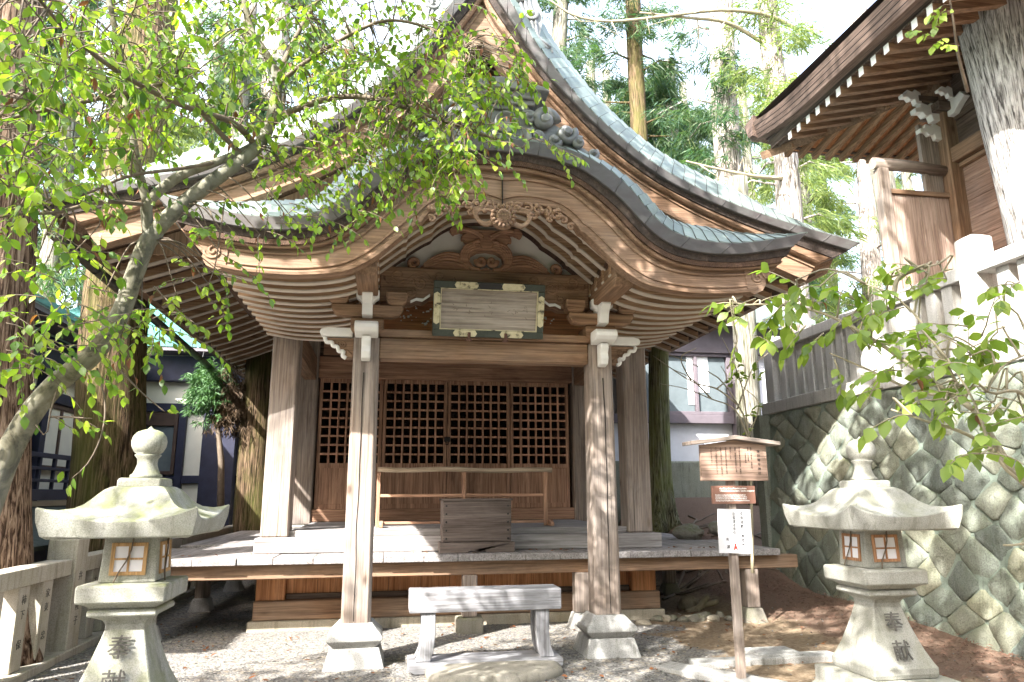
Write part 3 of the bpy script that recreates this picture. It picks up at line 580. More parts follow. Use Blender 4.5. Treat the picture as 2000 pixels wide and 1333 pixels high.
# --- bracket sets on the pillars
for s in (-1, 1):
    c = CX+1.23*s
    mb = MB(); mb.frustum((c, 7.34), .11, .11, 3.125, .165, .165, 3.20); mb.box(c-.165, c+.165, 7.175, 7.505, 3.20, 3.31)
    br = mb.build('bracket_set', W_BEAM['X'], SH, bevel=0.008)
    arm = [(-.36, 3.44), (-.36, 3.40), (-.32, 3.335), (-.24, 3.315), (.24, 3.315), (.32, 3.335), (.36, 3.40), (.36, 3.44)]
    mb = MB(); mb.prism([(c+a, b) for a, b in arm], 7.12, 7.26)
    for o in (-.29, .29): mb.frustum((c+o, 7.18), .07, .07, 3.44, .108, .108, 3.49); mb.box(c+o-.108, c+o+.108, 7.072, 7.288, 3.49, 3.575)
    mb.build('bracket_arm', W_BEAM['X'], br, bevel=0.014)
    # white painted nosings that face the court
    mb = MB()
    mb.prism([(7.28, 3.30), (7.28, 3.60), (6.96, 3.60), (6.94, 3.50), (7.02, 3.42), (7.05, 3.31)], c-.052, c+.052, 'YZ')
    mb.prism([(c-.115, 3.50), (c-.115, 3.585), (c+.115, 3.585), (c+.115, 3.50), (c+.075, 3.475), (c+.055, 3.44), (c-.055, 3.44), (c-.075, 3.475)], 7.08, 7.20)
    mb.prism([(7.25, 3.59), (7.25, 3.75), (6.80, 3.75), (6.78, 3.70), (6.86, 3.64), (6.88, 3.59)], c-.055, c+.055, 'YZ')
    mb.prism([(7.20, 3.10), (7.20, 3.235), (6.99, 3.235), (6.95, 3.20), (6.95, 3.16), (6.99, 3.125)], c-.115, c+.115, 'YZ')
    mb.prism([(7.205, 2.86), (7.205, 3.10), (7.06, 3.10), (7.05, 3.05), (7.085, 3.0), (7.07, 2.94), (7.10, 2.88)], c-.045, c+.045, 'YZ')
    mb.build('white_nosing', M_WHITE, br, bevel=0.014, seg=2)
    mb = MB()
    mb.prism([(c+s*a, b) for a, b in ((.14, 3.125), (.40, 3.125), (.46, 3.14), (.475, 3.17), (.46, 3.205), (.40, 3.22), (.14, 3.22))], 7.26, 7.42)
    mb.build('side_nosing', M_WHITE, br, bevel=0.014, seg=2)
    fl = [(.13, 3.115), (.42, 3.115), (.40, 3.07), (.35, 3.065), (.335, 3.03), (.29, 3.02), (.275, 2.975), (.23, 2.975), (.235, 2.93), (.20, 2.905), (.13, 2.91)]
    mb = MB(); mb.prism([(c+s*a, b) for a, b in fl], 7.29, 7.39); cb = mb.build('curl_bracket', W_BEAM['X'], br, bevel=0.006)
    mb = MB()
    mb.tube([(c+s*a, 7.288, b) for a, b in crom(fl[1:-1], 40)], 0.021, 8)
    mb.build('white_rim', M_WHITE, cb)
    mb = MB()
    mb.tube([(c+s*a, 7.286, b) for a, b in spiral(.245, 3.05, .045, .006, 0.5, 1.6, 24, -1)], 0.009, 6)
    mb.tube([(c+s*a, 7.286, b) for a, b in crom([(.15, 2.95), (.20, 2.99), (.24, 2.99), (.30, 3.04), (.33, 3.09)], 14)], 0.008, 6)
    mb.build('curl_relief', W_BEAM['X'], cb)
    # lengthwise purlin carrying the porch rafters
    mb = MB(); mb.prism([(6.31, 3.575), (6.37, 3.515), (9.2, 3.515), (9.2, 3.76), (6.31, 3.76)], c-.10, c+.10, 'YZ'); pu = mb.build('purlin', W_BEAM['Y'], SH, bevel=0.01)
    mb = MB(); mb.prism([(c-.095, 3.70), (c+.095, 3.70), (c+.095, 3.64), (c, 3.615), (c-.095, 3.64)], 6.295, 6.308); mb.build('white_end', M_WHITE, pu, bevel=0.004)

# --- curves of the porch roof, half profiles from the centre outwards (metres from the hall's axis, height)
c0 = [(0, 4.79), (0.2, 4.785), (0.55, 4.74), (0.79, 4.665), (1.03, 4.53), (1.22, 4.36), (1.34, 4.21), (1.45, 4.085), (1.58, 3.985), (1.75, 3.92), (1.95, 3.89), (2.2, 3.885), (2.45, 3.915), (2.7, 3.965), (3.0, 4.045)]
c1 = [(0, 4.66), (0.2, 4.655), (0.5, 4.61), (0.72, 4.545), (0.92, 4.42), (1.11, 4.265), (1.25, 4.115), (1.38, 3.98), (1.53, 3.87), (1.70, 3.805), (1.9, 3.775), (2.12, 3.77), (2.35, 3.79), (2.6, 3.835), (2.84, 3.885)]
c2 = [(0, 4.60), (0.2, 4.595), (0.46, 4.555), (0.68, 4.485), (0.87, 4.365), (1.05, 4.21), (1.19, 4.065), (1.33, 3.925), (1.49, 3.815), (1.66, 3.745), (1.87, 3.71), (2.1, 3.705), (2.33, 3.72), (2.56, 3.755), (2.78, 3.80)]
c3 = [(0, 4.14), (.05, 4.165), (.16, 4.20), (.34, 4.205), (.50, 4.175), (.62, 4.11), (.71, 4.02), (.745, 3.965), (.775, 3.955), (.89, 3.85), (1.01, 3.735), (1.10, 3.65), (1.22, 3.56), (1.38, 3.475), (1.58, 3.435), (1.82, 3.412), (2.08, 3.415), (2.30, 3.43), (2.48, 3.46)]
NP = 70
c2 = [(a, b-.028) for a, b in c2]
C0, C1, C2, C3 = (mirror(c, NP) for c in (c0, c1, c2, c3))
C0w, C1w, C2w, C3w = (xx(c) for c in (C0, C1, C2, C3))
def lerp(A, B, t): return [(a[0]+(b[0]-a[0])*t, a[1]+(b[1]-a[1])*t) for a, b in zip(A, B)]
YK = 6.0
mb = MB(); mb.strip(C0w, C1w, YK, YK+0.10, YK+0.012); pr = mb.build('porch_roof_edge', M_COPPER, SH, bevel=0.006)
mb = MB()
for i in range(4, 2*NP-5, 9):     # folded joints of the copper edge
    a, b = C0w[i], C1w[i]; mb.tube([(a[0], YK-.001, a[1]), (b[0], YK+.011, b[1])], 0.0045, 5)
mb.build('edge_joint', M_COPPER, pr)
mb = MB(); mb.strip(lerp(C1w, C2w, 0.0), lerp(C1w, C2w, 0.62), YK+0.05, YK+0.3, YK+0.07); mb.build('shingle_layer', M_BARKROOF, pr)
mb = MB()
tt = lerp(C1w, C2w, 0.9)
tc = crom(tt, 330)
for i in range(3, 327):
    p, q = tc[i], tc[i-1]; a = math.atan2(p[1]-q[1], p[0]-q[0])
    Mx = Matrix.Translation((p[0], YK+0.075, p[1])) @ Matrix.Rotation(-a, 4, 'Y') @ Matrix.Rotation(R(24), 4, 'Y')
    mb.box(-.008, .008, 0, .06, -.028, .026, Mx)
mb.build('saw_tooth_course', W_SOFFIT['Y'], pr)
mb = MB(); mb.strip(C2w, lerp(C2w, C3w, 0.13), YK+0.10, YK+0.35); mb.build('edge_timber', W_BARGE['X'], pr, bevel=0.01)
bt, bb = lerp(C2w, C3w, 0.13), C3w
bargetop = lerp(bt, bb, 0.012)
mb = MB(); mb.strip(bargetop, bb, YK+0.16, YK+0.27); bg_ = mb.build('bargeboard', W_BARGE['X'], SH)
mb = MB(); mb.strip(lerp(bt, bb, .14), lerp(bt, bb, .23), YK+.137, YK+.165, YK+.145); mb.strip(lerp(bt, bb, .86), lerp(bt, bb, .992), YK+.135, YK+.165, YK+.142)
mb.strip(lerp(bt, bb, .66), lerp(bt, bb, .74), YK+.147, YK+.165)
mb.build('barge_moulding', W_BARGE['X'], bg_, bevel=0.004)
mb = MB(); mb.box(CX-.004, CX+.004, YK+.13, YK+.17, 4.16, 4.50); mb.build('barge_joint', M_BLACK, bg_)
for s in (-1, 1):   # scroll ends of the bargeboard
    mb = MB(); e = C3[-1]
    mb.prism([(CX+s*a, b) for a, b in ((2.40, 3.46), (2.47, 3.43), (2.56, 3.47), (2.60, 3.54), (2.585, 3.60), (2.63, 3.65), (2.60, 3.72), (2.50, 3.74), (2.38, 3.72))], YK+.15, YK+.28)
    mb.tube([(CX+s*a, YK+.148, b) for a, b in spiral(2.51, 3.60, .075, .01, 0, 1.5, 22, s)], .012, 6)
    mb.build('barge_scroll', W_BARGE['X'], bg_, bevel=0.006)

# --- porch roof covering: rolled verge of copper sheets, then the long sheets behind it
def verge(mb, C, y0, rise, depth, back, nseg, lift=0.014, sm=None, crown=0.0):
    C = np.array(crom(C, nseg+1)); T = np.gradient(C, axis=0); T /= np.linalg.norm(T, axis=1)[:, None]; Nn = np.stack([-T[:, 1], T[:, 0]], 1)
    L = np.linspace(-1, 1, nseg+1); fade = np.clip((1-np.abs(L))/0.28, 0, 1)**0.6*(1-crown*np.exp(-(L/.26)**2))
    prof = [(0, 0), (.22, .42), (.5, .74), (.8, .93), (1, 1)]
    if sm is not None:
        for j in range(1, nseg):
            sm.tube([(C[j][0]+Nn[j][0]*(rise*v*fade[j]+lift*.5), y0+depth*u, C[j][1]+Nn[j][1]*(rise*v*fade[j]+lift*.5)) for u, v in prof], .005, 5)
    for i in range(nseg):
        for k in range(len(prof)-1):
            P = []
            for (u, v) in (prof[k], prof[k+1]):
                for e in (0, 1):
                    j = i+e; lf = lift*(1 if e == 0 else 0)
                    c = C[j]+Nn[j]*(rise*v*fade[j]+lf+0.004*(k % 2)); P.append((c[0], y0+depth*u, c[1]))
            a, b, c_, d = P[0], P[1], P[3], P[2]
            mb.add([a, b, c_, d]+[(p[0], p[1]+.003, p[2]-.012) for p in (a, b, c_, d)], [(0, 1, 2, 3), (4, 7, 6, 5), (0, 4, 5, 1), (1, 5, 6, 2), (2, 6, 7, 3), (3, 7, 4, 0)])
        c0_, c1_ = C[i]+Nn[i]*rise*fade[i], C[i+1]+Nn[i+1]*rise*fade[i+1]
        y = y0+depth
        while y < back-.01:
            y2 = min(y+.42, back)
            mb.add([(c0_[0], y, c0_[1]+lift), (c1_[0], y, c1_[1]), (c1_[0], y2, c1_[1]+.006), (c0_[0], y2, c0_[1]+lift+.006)]+[(c0_[0], y, c0_[1]-.01), (c1_[0], y, c1_[1]-.01), (c1_[0], y2, c1_[1]-.01), (c0_[0], y2, c0_[1]-.01)],
                   [(0, 1, 2, 3), (4, 7, 6, 5), (0, 4, 5, 1), (1, 5, 6, 2), (2, 6, 7, 3), (3, 7, 4, 0)])
            y = y2
mb = MB(); sm_ = MB(); verge(mb, C0w, YK+.004, 0.36, 0.60, 9.3, 56, sm=sm_, crown=.8); _r = mb.build('porch_roof', M_TILE, SH); sm_.build('sheet_seam', M_GUTTER, _r)
mb = MB(); mb.strip(lerp(C0w, C1w, .35), lerp(C2w, C3w, .05), YK+.30, 9.2); mb.build('porch_roof_core', W_SOFFIT['Y'], SH)

# --- porch rafters: curved outer ones on either side, arched ones inside the gable
RO = [p for p in crom([(1.12, 3.66), (1.22, 3.585), (1.40, 3.50), (1.60, 3.455), (1.84, 3.432), (2.1, 3.438), (2.3, 3.46), (2.5, 3.492)], 26)]
for s in (-1, 1):
    for k in range(11):
        y = 6.44+0.245*k; mb = MB(); drop = -0.004*k*0
        lo = [(CX+s*a, b) for a, b in RO]; hi = [(CX+s*(a), b+.135) for a, b in RO]
        if s < 0: lo, hi = lo[::-1], hi[::-1]
        mb.strip(hi, lo, y, y+.075); r_ = mb.build('porch_rafter', W_RAFT['X'], SH, bevel=0.005)
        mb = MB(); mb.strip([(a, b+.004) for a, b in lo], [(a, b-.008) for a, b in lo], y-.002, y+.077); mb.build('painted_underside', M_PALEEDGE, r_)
    mb = MB(); lo = [(CX+s*a, b+.137) for a, b in RO]; hi = [(CX+s*a, b+.165) for a, b in RO]
    if s < 0: lo, hi = lo[::-1], hi[::-1]
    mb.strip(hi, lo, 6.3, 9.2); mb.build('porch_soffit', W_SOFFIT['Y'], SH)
RI = mirror([(0, 4.43), (.16, 4.42), (.34, 4.385), (.48, 4.31), (.585, 4.22), (.605, 4.18), (.635, 4.175), (.75, 4.10), (.85, 4.02), (.865, 3.985), (.89, 3.98), (1.0, 3.89), (1.14, 3.775)], 40)
for k in range(4):
    y = 6.42+0.235*k; mb = MB(); mb.strip(xx([(a, b+.10) for a, b in RI]), xx(RI), y, y+.07); r_ = mb.build('arched_rafter', W_RAFT['X'], SH, bevel=0.005)
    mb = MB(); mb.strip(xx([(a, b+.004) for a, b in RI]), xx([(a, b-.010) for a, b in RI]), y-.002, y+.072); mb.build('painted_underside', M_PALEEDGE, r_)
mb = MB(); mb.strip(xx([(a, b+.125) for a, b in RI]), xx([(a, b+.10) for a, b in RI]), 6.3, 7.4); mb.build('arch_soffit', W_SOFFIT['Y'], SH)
# white plaster tympanum and its carved strut
mb = MB(); mb.prism(xx([(-1.12, 3.88)]+[tuple(p) for p in RI]+[(1.12, 3.88)]), 7.34, 7.40); mb.build('tympanum', M_PLASTER, SH)
mb = MB()
for s in (-1, 1):
    def tb(pts, r0, r1, n=24, yo=7.30):
        q = crom(pts, n); mb.tube([(CX+s*a, yo, b) for a, b in q], list(np.linspace(r0, r1, n)), 8)
    def sp(cx, cz, r, a0, tr, sg, th, yo=7.28): mb.tube([(CX+s*a, yo+.03*i/23, b) for i, (a, b) in enumerate(spiral(cx, cz, r, r*.1, a0, tr, 24, sg))], list(np.linspace(th, th*.55, 24)), 8)
    # wing
    mb.prism([(CX+s*a, b) for a, b in ((.16, 3.885), (.20, 3.99), (.30, 4.065), (.42, 4.085), (.54, 4.05), (.64, 3.97), (.72, 3.885))], 7.27, 7.345)
    for o in range(4): tb([(.19, 3.91+.035*o), (.31, 3.965+.033*o), (.43, 3.98+.031*o), (.55, 3.95+.026*o), (.67, 3.895+.014*o)], .020, .012, 24, 7.268)
    sp(.765, 3.955, .066, -1.8, 1.4, 1, .030)
    # body with its two eyes
    mb.prism([(CX+s*a, b) for a, b in ((.20, 3.885), (.27, 3.99), (.28, 4.10), (.22, 4.18), (.12, 4.215), (.0, 4.20), (.0, 4.12), (.10, 4.105), (.17, 4.06), (.185, 3.99), (.14, 3.93), (.06, 3.90), (.0, 3.93), (.0, 3.885))], 7.25, 7.34)
    for o in range(4): tb([(.07, 3.892+.004*o), (.15, 3.905+.004*o), (.205+.018*o, 3.98), (.205+.02*o, 4.07+.008*o), (.15+.016*o, 4.125+.02*o), (.05+.01*o, 4.15+.018*o)], .017, .014, 24, 7.246)
    sp(.06, 4.00, .055, 0.2, 1.5, -1, .030, 7.25); sp(.10, 4.175, .05, 2.2, 1.3, -1, .022, 7.24)
    # upper cloud
    mb.prism([(CX+s*a, b) for a, b in ((.0, 4.20), (.10, 4.20), (.22, 4.20), (.26, 4.25), (.20, 4.31), (.30, 4.33), (.36, 4.30), (.40, 4.335), (.36, 4.385), (.26, 4.395), (.14, 4.36), (.0, 4.36))], 7.26, 7.34)
    sp(.20, 4.255, .058, -.5, 1.4, 1, .026); sp(.09, 4.27, .045, 1.2, 1.4, -1, .022); sp(.335, 4.335, .048, -1.2, 1.4, 1, .022)
    for o in range(2): tb([(.04, 4.25+.03*o), (.13, 4.315+.02*o), (.23, 4.345+.015*o), (.30, 4.36)], .020, .014, 24, 7.255)
mb.build('carved_strut', W_DOOR['X'], SH)
# flower pendant and pierced clouds under the bargeboard
mb = MB()
pc = (CX+.0, 4.045); yb = YK+.10
mb.lathe(0, 0, [(0.001, .05), (.05, .05), (.07, .042), (.075, .03), (.11, .028), (.118, .0), (.11, -.06)], 28)
mb.v = [(pc[0]+x, yb-z, pc[1]+y) for x, y, z in mb.v]
for i in range(16):
    a = 2*math.pi*i/16; d = Vector((math.cos(a), 0, math.sin(a)))
    mb.tube([Vector((pc[0], yb-.03, pc[1]))+d*.078, Vector((pc[0], yb-.045, pc[1]))+d*.095, Vector((pc[0], yb-.02, pc[1]))+d*.118], [.010, .017, .010], 6)
for i in range(-3, 4):
    for j in range(-3, 4):
        if i*i+j*j < 11: mb.tube([(pc[0]+i*.016, yb-.05, pc[1]+j*.016), (pc[0]+i*.016, yb-.058, pc[1]+j*.016)], .006, 5)
for s in (-1, 1):
    for o in range(4):
        q = crom([(.09, 4.02-.012*o), (.17, 3.985-.008*o), (.235+.006*o, 4.03), (.23+.01*o, 4.095+.008*o), (.15, 4.115+.012*o), (.08, 4.10+.012*o)], 22)
        mb.tube([(pc[0]+s*a, yb+.02, b) for a, b in q], .013, 6)
    for cx, cz, r, a0, sg in ((.14, 4.165, .045, .3, 1), (.24, 4.16, .05, 2.2, -1), (.33, 4.15, .04, .0, 1), (.06, 4.18, .035, 1.0, -1), (.42, 4.14, .045, 1.5, -1), (.50, 4.10, .04, .4, 1), (.58, 4.06, .035, 2, -1), (.65, 4.0, .035, .5, 1), (.30, 4.09, .035, 2, 1), (.45, 4.06, .03, 1, 1)):
        mb.tube([(pc[0]+s*a, yb+.03, b) for a, b in spiral(cx, cz, r, r*.15, a0, 1.3, 18, sg)], list(np.linspace(.018, .009, 18)), 6)
    for _ in range(16):
        a = .1+.58*rng.random(); b = 4.19-.28*max(0, a-.3)**1.5-.09*rng.random()
        mb.lathe(0, 0, [(.001, .03), (.02, .024), (.028, 0)], 8); n = 24
        sx_ = pc[0]+s*a; mb.v[-n:] = [(sx_+x, yb+.03-z, b+y) for x, y, z in mb.v[-n:]]
mb.build('flower_pendant', W_BARGE['X'], bg_)

# --- ornament on the porch ridge: end tile with disc and swirling clouds
mb = MB()
yo = 6.2
mb.box(CX-.40, CX+.40, yo+.0, yo+1.2, 5.34, 5.41); mb.box(CX-.34, CX+.34, yo+.03, yo+1.2, 5.285, 5.339); mb.box(CX-.29, CX+.29, yo+.06, yo+1.2, 5.24, 5.284); mb.box(CX-.24, CX+.24, yo+.09, yo+1.2, 4.86, 5.239)
mb.prism([(CX-.48, 5.412), (CX+.48, 5.412), (CX+.44, 5.45), (CX+.2, 5.51), (CX, 5.53), (CX-.2, 5.51), (CX-.44, 5.45)], yo-.04, yo+1.25)
o_ = mb.build('porch_ridge', M_ORN, SH, bevel=0.008)
mb = MB(); mb.lathe(0, 0, [(.001, .015), (.085, .015), (.095, .04), (.115, .04), (.12, 0)], 28); mb.v = [(CX+.06+x, yo+.085-z, 5.10+y) for x, y, z in mb.v]
mb.build('ridge_disc', M_ORN, o_)
mb = MB()
for s in (-1, 1):
    for cx, cz, r, a0, sg, th in ((.44, 5.14, .125, 0, 1, .05), (.655, 5.02, .095, .6, -1, .042), (.36, 4.96, .09, 2, 1, .036), (.53, 4.93, .07, 1, -1, .032), (.78, 4.93, .06, 1, 1, .03), (.92, 4.82, .055, 1, -1, .026), (.28, 5.16, .07, 2.5, -1, .03)):
        mb.tube([(CX+s*a, yo+.06-.05*i/20, b) for i, (a, b) in enumerate(spiral(cx, cz, r, r*.12, a0, 1.25, 21, sg))], list(np.linspace(th, th*.8, 21)), 8)
        mb.tube([(CX+s*cx, yo+.12, cz), (CX+s*cx, yo-.03, cz)], [r*.75, r*.3], 10)
    mb.prism([(CX+s*a, b) for a, b in ((.2, 4.78), (.2, 5.14), (.42, 5.20), (.62, 5.08), (.80, 4.92), (1.0, 4.78), (1.06, 4.66), (.75, 4.68))], yo+.08, yo+.17)
mb.build('cloud_ornament', M_ORN, o_)

# --- main roof
d0 = [(0, 8.14), (.1, 7.93), (.2, 7.72), (.33, 7.51), (.45, 7.30), (.62, 7.01), (.79, 6.77), (.98, 6.52), (1.23, 6.215), (1.67, 5.80), (2.11, 5.47), (2.46, 5.285), (2.72, 5.165), (3.0, 5.055), (3.3, 4.96), (3.67, 4.855), (4.08, 4.755), (4.44, 4.68), (4.76, 4.61)]
d1 = [(0, 7.86), (.08, 7.69), (.19, 7.50), (.37, 7.22), (.58, 6.86), (.79, 6.56), (1.07, 6.26), (1.33, 5.99), (1.6, 5.745), (1.95, 5.475), (2.28, 5.265), (2.68, 5.085), (3.11, 4.92), (3.46, 4.81), (3.86, 4.70), (4.3, 4.585), (4.62, 4.51)]
d2 = [(0, 7.60), (.07, 7.46), (.18, 7.27), (.33, 7.05), (.54, 6.76), (.78, 6.44), (1.04, 6.16), (1.24, 5.94), (1.52, 5.68), (2.02, 5.325), (2.52, 5.055), (2.91, 4.88), (3.39, 4.69), (3.8, 4.525), (4.25, 4.35)]
d3 = [(0, 7.02), (.08, 6.90), (.2, 6.74), (.36, 6.52), (.56, 6.26), (.78, 6.02), (1.02, 5.78), (1.28, 5.55), (1.6, 5.31), (2.0, 5.06), (2.45, 4.83), (2.9, 4.62), (3.3, 4.44), (3.7, 4.28), (4.08, 4.13)]
YM = 7.6; NM = 80
D0, D1, D2, D3 = (xx(mirror(d, NM)) for d in (d0, d1, d2, d3))
mb = MB(); mb.strip(D0, D1, YM, YM+.12, YM+.02); mr = mb.build('main_roof_edge', M_COPPER, SH, bevel=0.008)
mb = MB()
for i in range(3, 2*NM-3, 6):
    a, b = D0[i], D1[i]; mb.tube([(a[0], YM-.001, a[1]), (b[0], YM+.018, b[1])], 0.005, 5)
mb.build('edge_joint', M_COPPER, mr)
mb = MB(); mb.strip(lerp(D1, D2, 0.0), lerp(D1, D2, .55), YM+.07, YM+.4, YM+.09); mb.build('shingle_layer', M_BARKROOF, mr)
mb = MB(); mb.strip(lerp(D1, D2, .5), D2, YM+.10, YM+.4, YM+.12); mb.build('edge_timber', W_BARGE['X'], mr, bevel=0.02)
mb = MB(); mb.strip(lerp(D2, D3, .01), D3, YM+.2, YM+.32); mbg = mb.build('main_bargeboard', W_BARGE['X'], SH)
mb = MB(); mb.strip(lerp(D2, D3, .12), lerp(D2, D3, .2), YM+.18, YM+.21); mb.strip(lerp(D2, D3, .84), lerp(D2, D3, .99), YM+.175, YM+.21); mb.build('barge_moulding', W_BARGE['X'], mbg, bevel=.004)
mb = MB(); sm_ = MB(); verge(mb, D0, YM+.004, 0.60, 0.8, 18.2, 78, sm=sm_); _r = mb.build('main_roof', M_TILE, SH); sm_.build('sheet_seam', M_GUTTER, _r)
mb = MB(); mb.strip(lerp(D0, D1, .5), lerp(D2, D3, .35), YM+.4, 18.0); mb.build('main_roof_core', W_SOFFIT['Y'], SH)
# gable wall behind the bargeboards
mb = MB(); gp = [tuple(p) for p in lerp(D2, D3, .4)]; mb.prism([gp[0]]+gp[1:]+[], YM+.75, YM+.80); mb.build('gable_wall', W_BEAM['Z'], SH)
mb = MB(); mb.box(CX-.12, CX+.12, YM+.62, YM+.748, 5.2, 7.0); mb.box(CX-1.6, CX-.121, YM+.64, YM+.747, 5.32, 5.52); mb.box(CX+.121, CX+1.6, YM+.64, YM+.747, 5.32, 5.52); mb.build('gable_strut', W_BEAM['Z'], SH, bevel=.01)
# side eave rafters
for s in (-1, 1):
    for k in range(24):
        y = 8.0+0.41*k; mb = MB()
        lo = [(CX+s*a, b) for a, b in ((2.3, 4.98), (3.0, 4.66), (3.7, 4.36), (4.22, 4.17))]; hi = [(a, b+.13) for a, b in lo]
        if s < 0: lo, hi = lo[::-1], hi[::-1]
        mb.strip(hi, lo, y, y+.085); r_ = mb.build('eave_rafter', W_RAFT['X'], SH, bevel=0.005)
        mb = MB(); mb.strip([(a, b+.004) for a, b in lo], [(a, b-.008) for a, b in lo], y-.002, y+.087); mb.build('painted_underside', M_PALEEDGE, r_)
    mb = MB(); lo = [(CX+s*a, b+.13) for a, b in ((2.2, 5.02), (3.0, 4.66), (3.7, 4.36), (4.32, 4.13))]; hi = [(a, b+.03) for a, b in lo]
    if s < 0: lo, hi = lo[::-1], hi[::-1]
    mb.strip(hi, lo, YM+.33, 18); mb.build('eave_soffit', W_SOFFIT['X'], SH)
    mb = MB(); mb.strip([(CX+s*a, b) for a, b in ((4.2, 4.46), (4.62, 4.52))][::s], [(CX+s*a, b) for a, b in ((4.2, 4.30), (4.5, 4.30))][::s], YM+.35, 18.1); mb.build('eave_board', W_BARGE['Y'], SH)
    mb = MB(); mb.box(CX+2.3*s-.1, CX+2.3*s+.1, 9.52, 17.5, 4.55, 4.9); mb.build('wall_plate', W_BEAM['Y'], SH, bevel=.01)
mb = MB()
ga = np.linspace(math.pi, 2*math.pi, 9); n = 9
g0 = [(CX-4.50+.075*math.cos(a), 4.25+.075*math.sin(a)) for a in ga]; g1 = [(CX-4.50+.066*math.cos(a), 4.25+.066*math.sin(a)) for a in ga]
mb.strip([(a, b) for a, b in g0], [(a, b) for a, b in g1], 7.75, 18.0)
mb.v = [(x-.025*(y-7.7), y, z-.012*(y-7.7)) for x, y, z in mb.v]
for y in np.arange(8.0, 18, .9): mb.tube([(CX-4.40-.025*(y-7.7), y, 4.36-.012*(y-7.7)), (CX-4.42-.025*(y-7.7), y, 4.2-.012*(y-7.7)), (CX-4.5-.025*(y-7.7), y, 4.165-.012*(y-7.7)), (CX-4.585-.025*(y-7.7), y, 4.24-.012*(y-7.7))], .01, 5)
mb.build('gutter', M_GUTTER, SH)
mb = MB(); mb.tube([(CX-4.74, 17.7, 4.1), (CX-4.74, 17.7, 3.55)], .05, 10); mb.build('downpipe', M_GREENROOF, SH)
# ridge with its fins beside the apex
mb = MB(); mb.box(CX-.22, CX+.22, YM+.15, 18, 8.2, 8.75); mb.box(CX-.3, CX+.3, YM+.1, 18, 8.75, 8.82); rg = mb.build('main_ridge', M_ORN, SH, bevel=.01)
for s in (-1, 1):
    fin = [(.30, 7.58), (.45, 7.31), (.62, 7.02), (.70, 6.90), (.80, 6.86), (.89, 6.92), (.87, 6.99), (.77, 7.02), (.71, 7.12), (.75, 7.30), (.75, 7.48), (.67, 7.66), (.52, 7.86), (.3, 7.95)]
    mb = MB(); mb.prism([(CX+s*a, b) for a, b in fin], YM+.10, YM+.26)
    for i in range(4):
        q = crom([(.36+.07*i, 7.8), (.42+.06*i, 7.55), (.52+.05*i, 7.3), (.62+.025*i, 7.08+.01*i), (.76+.03*i, 6.89+.03*i)], 20)
        mb.tube([(CX+s*a, YM+.10, b) for a, b in q], .026, 6)
    for cx, cz, r, sg in ((.47, 7.66, .12, 1), (.60, 7.42, .09, -1)):
        mb.tube([(CX+s*a, YM+.09, b) for a, b in spiral(cx, cz, r, r*.1, .5, 1.4, 22, sg)], .032, 6)
    mb.build('ridge_fin', M_ORN, rg, bevel=.01)

# ------------------------------------------------------------------ things on and around the hall
# name plaque leaning forward on the front beam
PL = empty('name_plaque', (CX, 7.12, 3.13), 'weathered wooden name plaque in a green and gilt frame, leaning over the front beam', 'plaque')
TP = Matrix.Translation((CX, 7.13, 3.135)) @ Matrix.Rotation(R(17), 4, 'X')
mb = MB(); mb.box(-.50, .50, -.012, .02, .06, .50, TP); mb.build('plaque_board', W_PLAQUE['X'], PL)
mb = MB()
W, H, B = .575, .565, .072
for a, b, c, d in ((-W, W, 0, B), (-W, W, H-B, H), (-W, -W+B, B+.001, H-B-.001), (W-B, W, B+.001, H-B-.001)): mb.box(a, b, -.035, .02, c, d, TP)
fr = mb.build('plaque_frame', M_GREENPAINT, PL, bevel=.006)
def hexa(x0, x1, z0, z1, c=.02): return [(x0, (z0+z1)/2), (x0+c, z1), (x1-c, z1), (x1, (z0+z1)/2), (x1-c, z0), (x0+c, z0)]
gp_ = [hexa(x0, x1, z0, z1) for x0, x1 in ((-.365, -.118), (.118, .365)) for z0, z1 in ((.004, B-.003), (H-B+.003, H-.004))]
gp_ += [[(x-.003, .14), (x+.028, .12), (x+B-.012, .14), (x+B-.012, .43), (x+.028, .45), (x-.003, .43)] for x in (-W+.008, W-B+.008)]
for g_ in gp_:
    mb = MB(); mb.prism(g_, -.039, -.034); mb.v = [tuple(TP @ Vector(p)) for p in mb.v]; mb.build('gilt_panel', M_GOLD, fr)
mb = MB(); mb.prism(hexa(-.125, .125, H-B+.006, H-.006, .025), -.042, -.034); mb.v = [tuple(TP @ Vector(p)) for p in mb.v]; mb.build('black_panel', M_INK, fr)
mb = MB()
for a, b, c, d in ((-W+B, W-B, B, B+.008), (-W+B, W-B, H-B-.008, H-B), (-W+B, -W+B+.008, B+.009, H-B-.009), (W-B-.008, W-B, B+.009, H-B-.009)): mb.box(a, b, -.04, -.013, c, d, TP)
mb.build('gilt_bead', M_GOLD, fr)
mb = MB()
for x in (-.2, .18): mb.box(x-.016, x+.016, -.05, -.036, -.03, .05, TP); mb.box(x-.03, x+.03, -.05, .0, -.042, -.02, TP)
mb.build('iron_hook', M_RUST, PL, bevel=.004)
mb = MB()
def blot(cx, cz, parts):
    for (dx, dz, l, a, wd) in parts:
        ca, sa = math.cos(a), math.sin(a)
        mb.prism([(cx+dx-ca*l-sa*wd, cz+dz-sa*l+ca*wd), (cx+dx+ca*l-sa*wd*.4, cz+dz+sa*l+ca*wd*.4), (cx+dx+ca*l+sa*wd*.4, cz+dz+sa*l-ca*wd*.4), (cx+dx-ca*l+sa*wd, cz+dz-sa*l-ca*wd)], -.0145, -.0118)
for cx in (-.36, -.19, .03, .26, .38):      # the last unreadable traces of brushed characters
    blot(cx, .28, [(rng.normal()*.025, rng.normal()*.04, .008+.016*rng.random(), rng.random()*3.14, .0025+.002*rng.random()) for _k in range(5)])
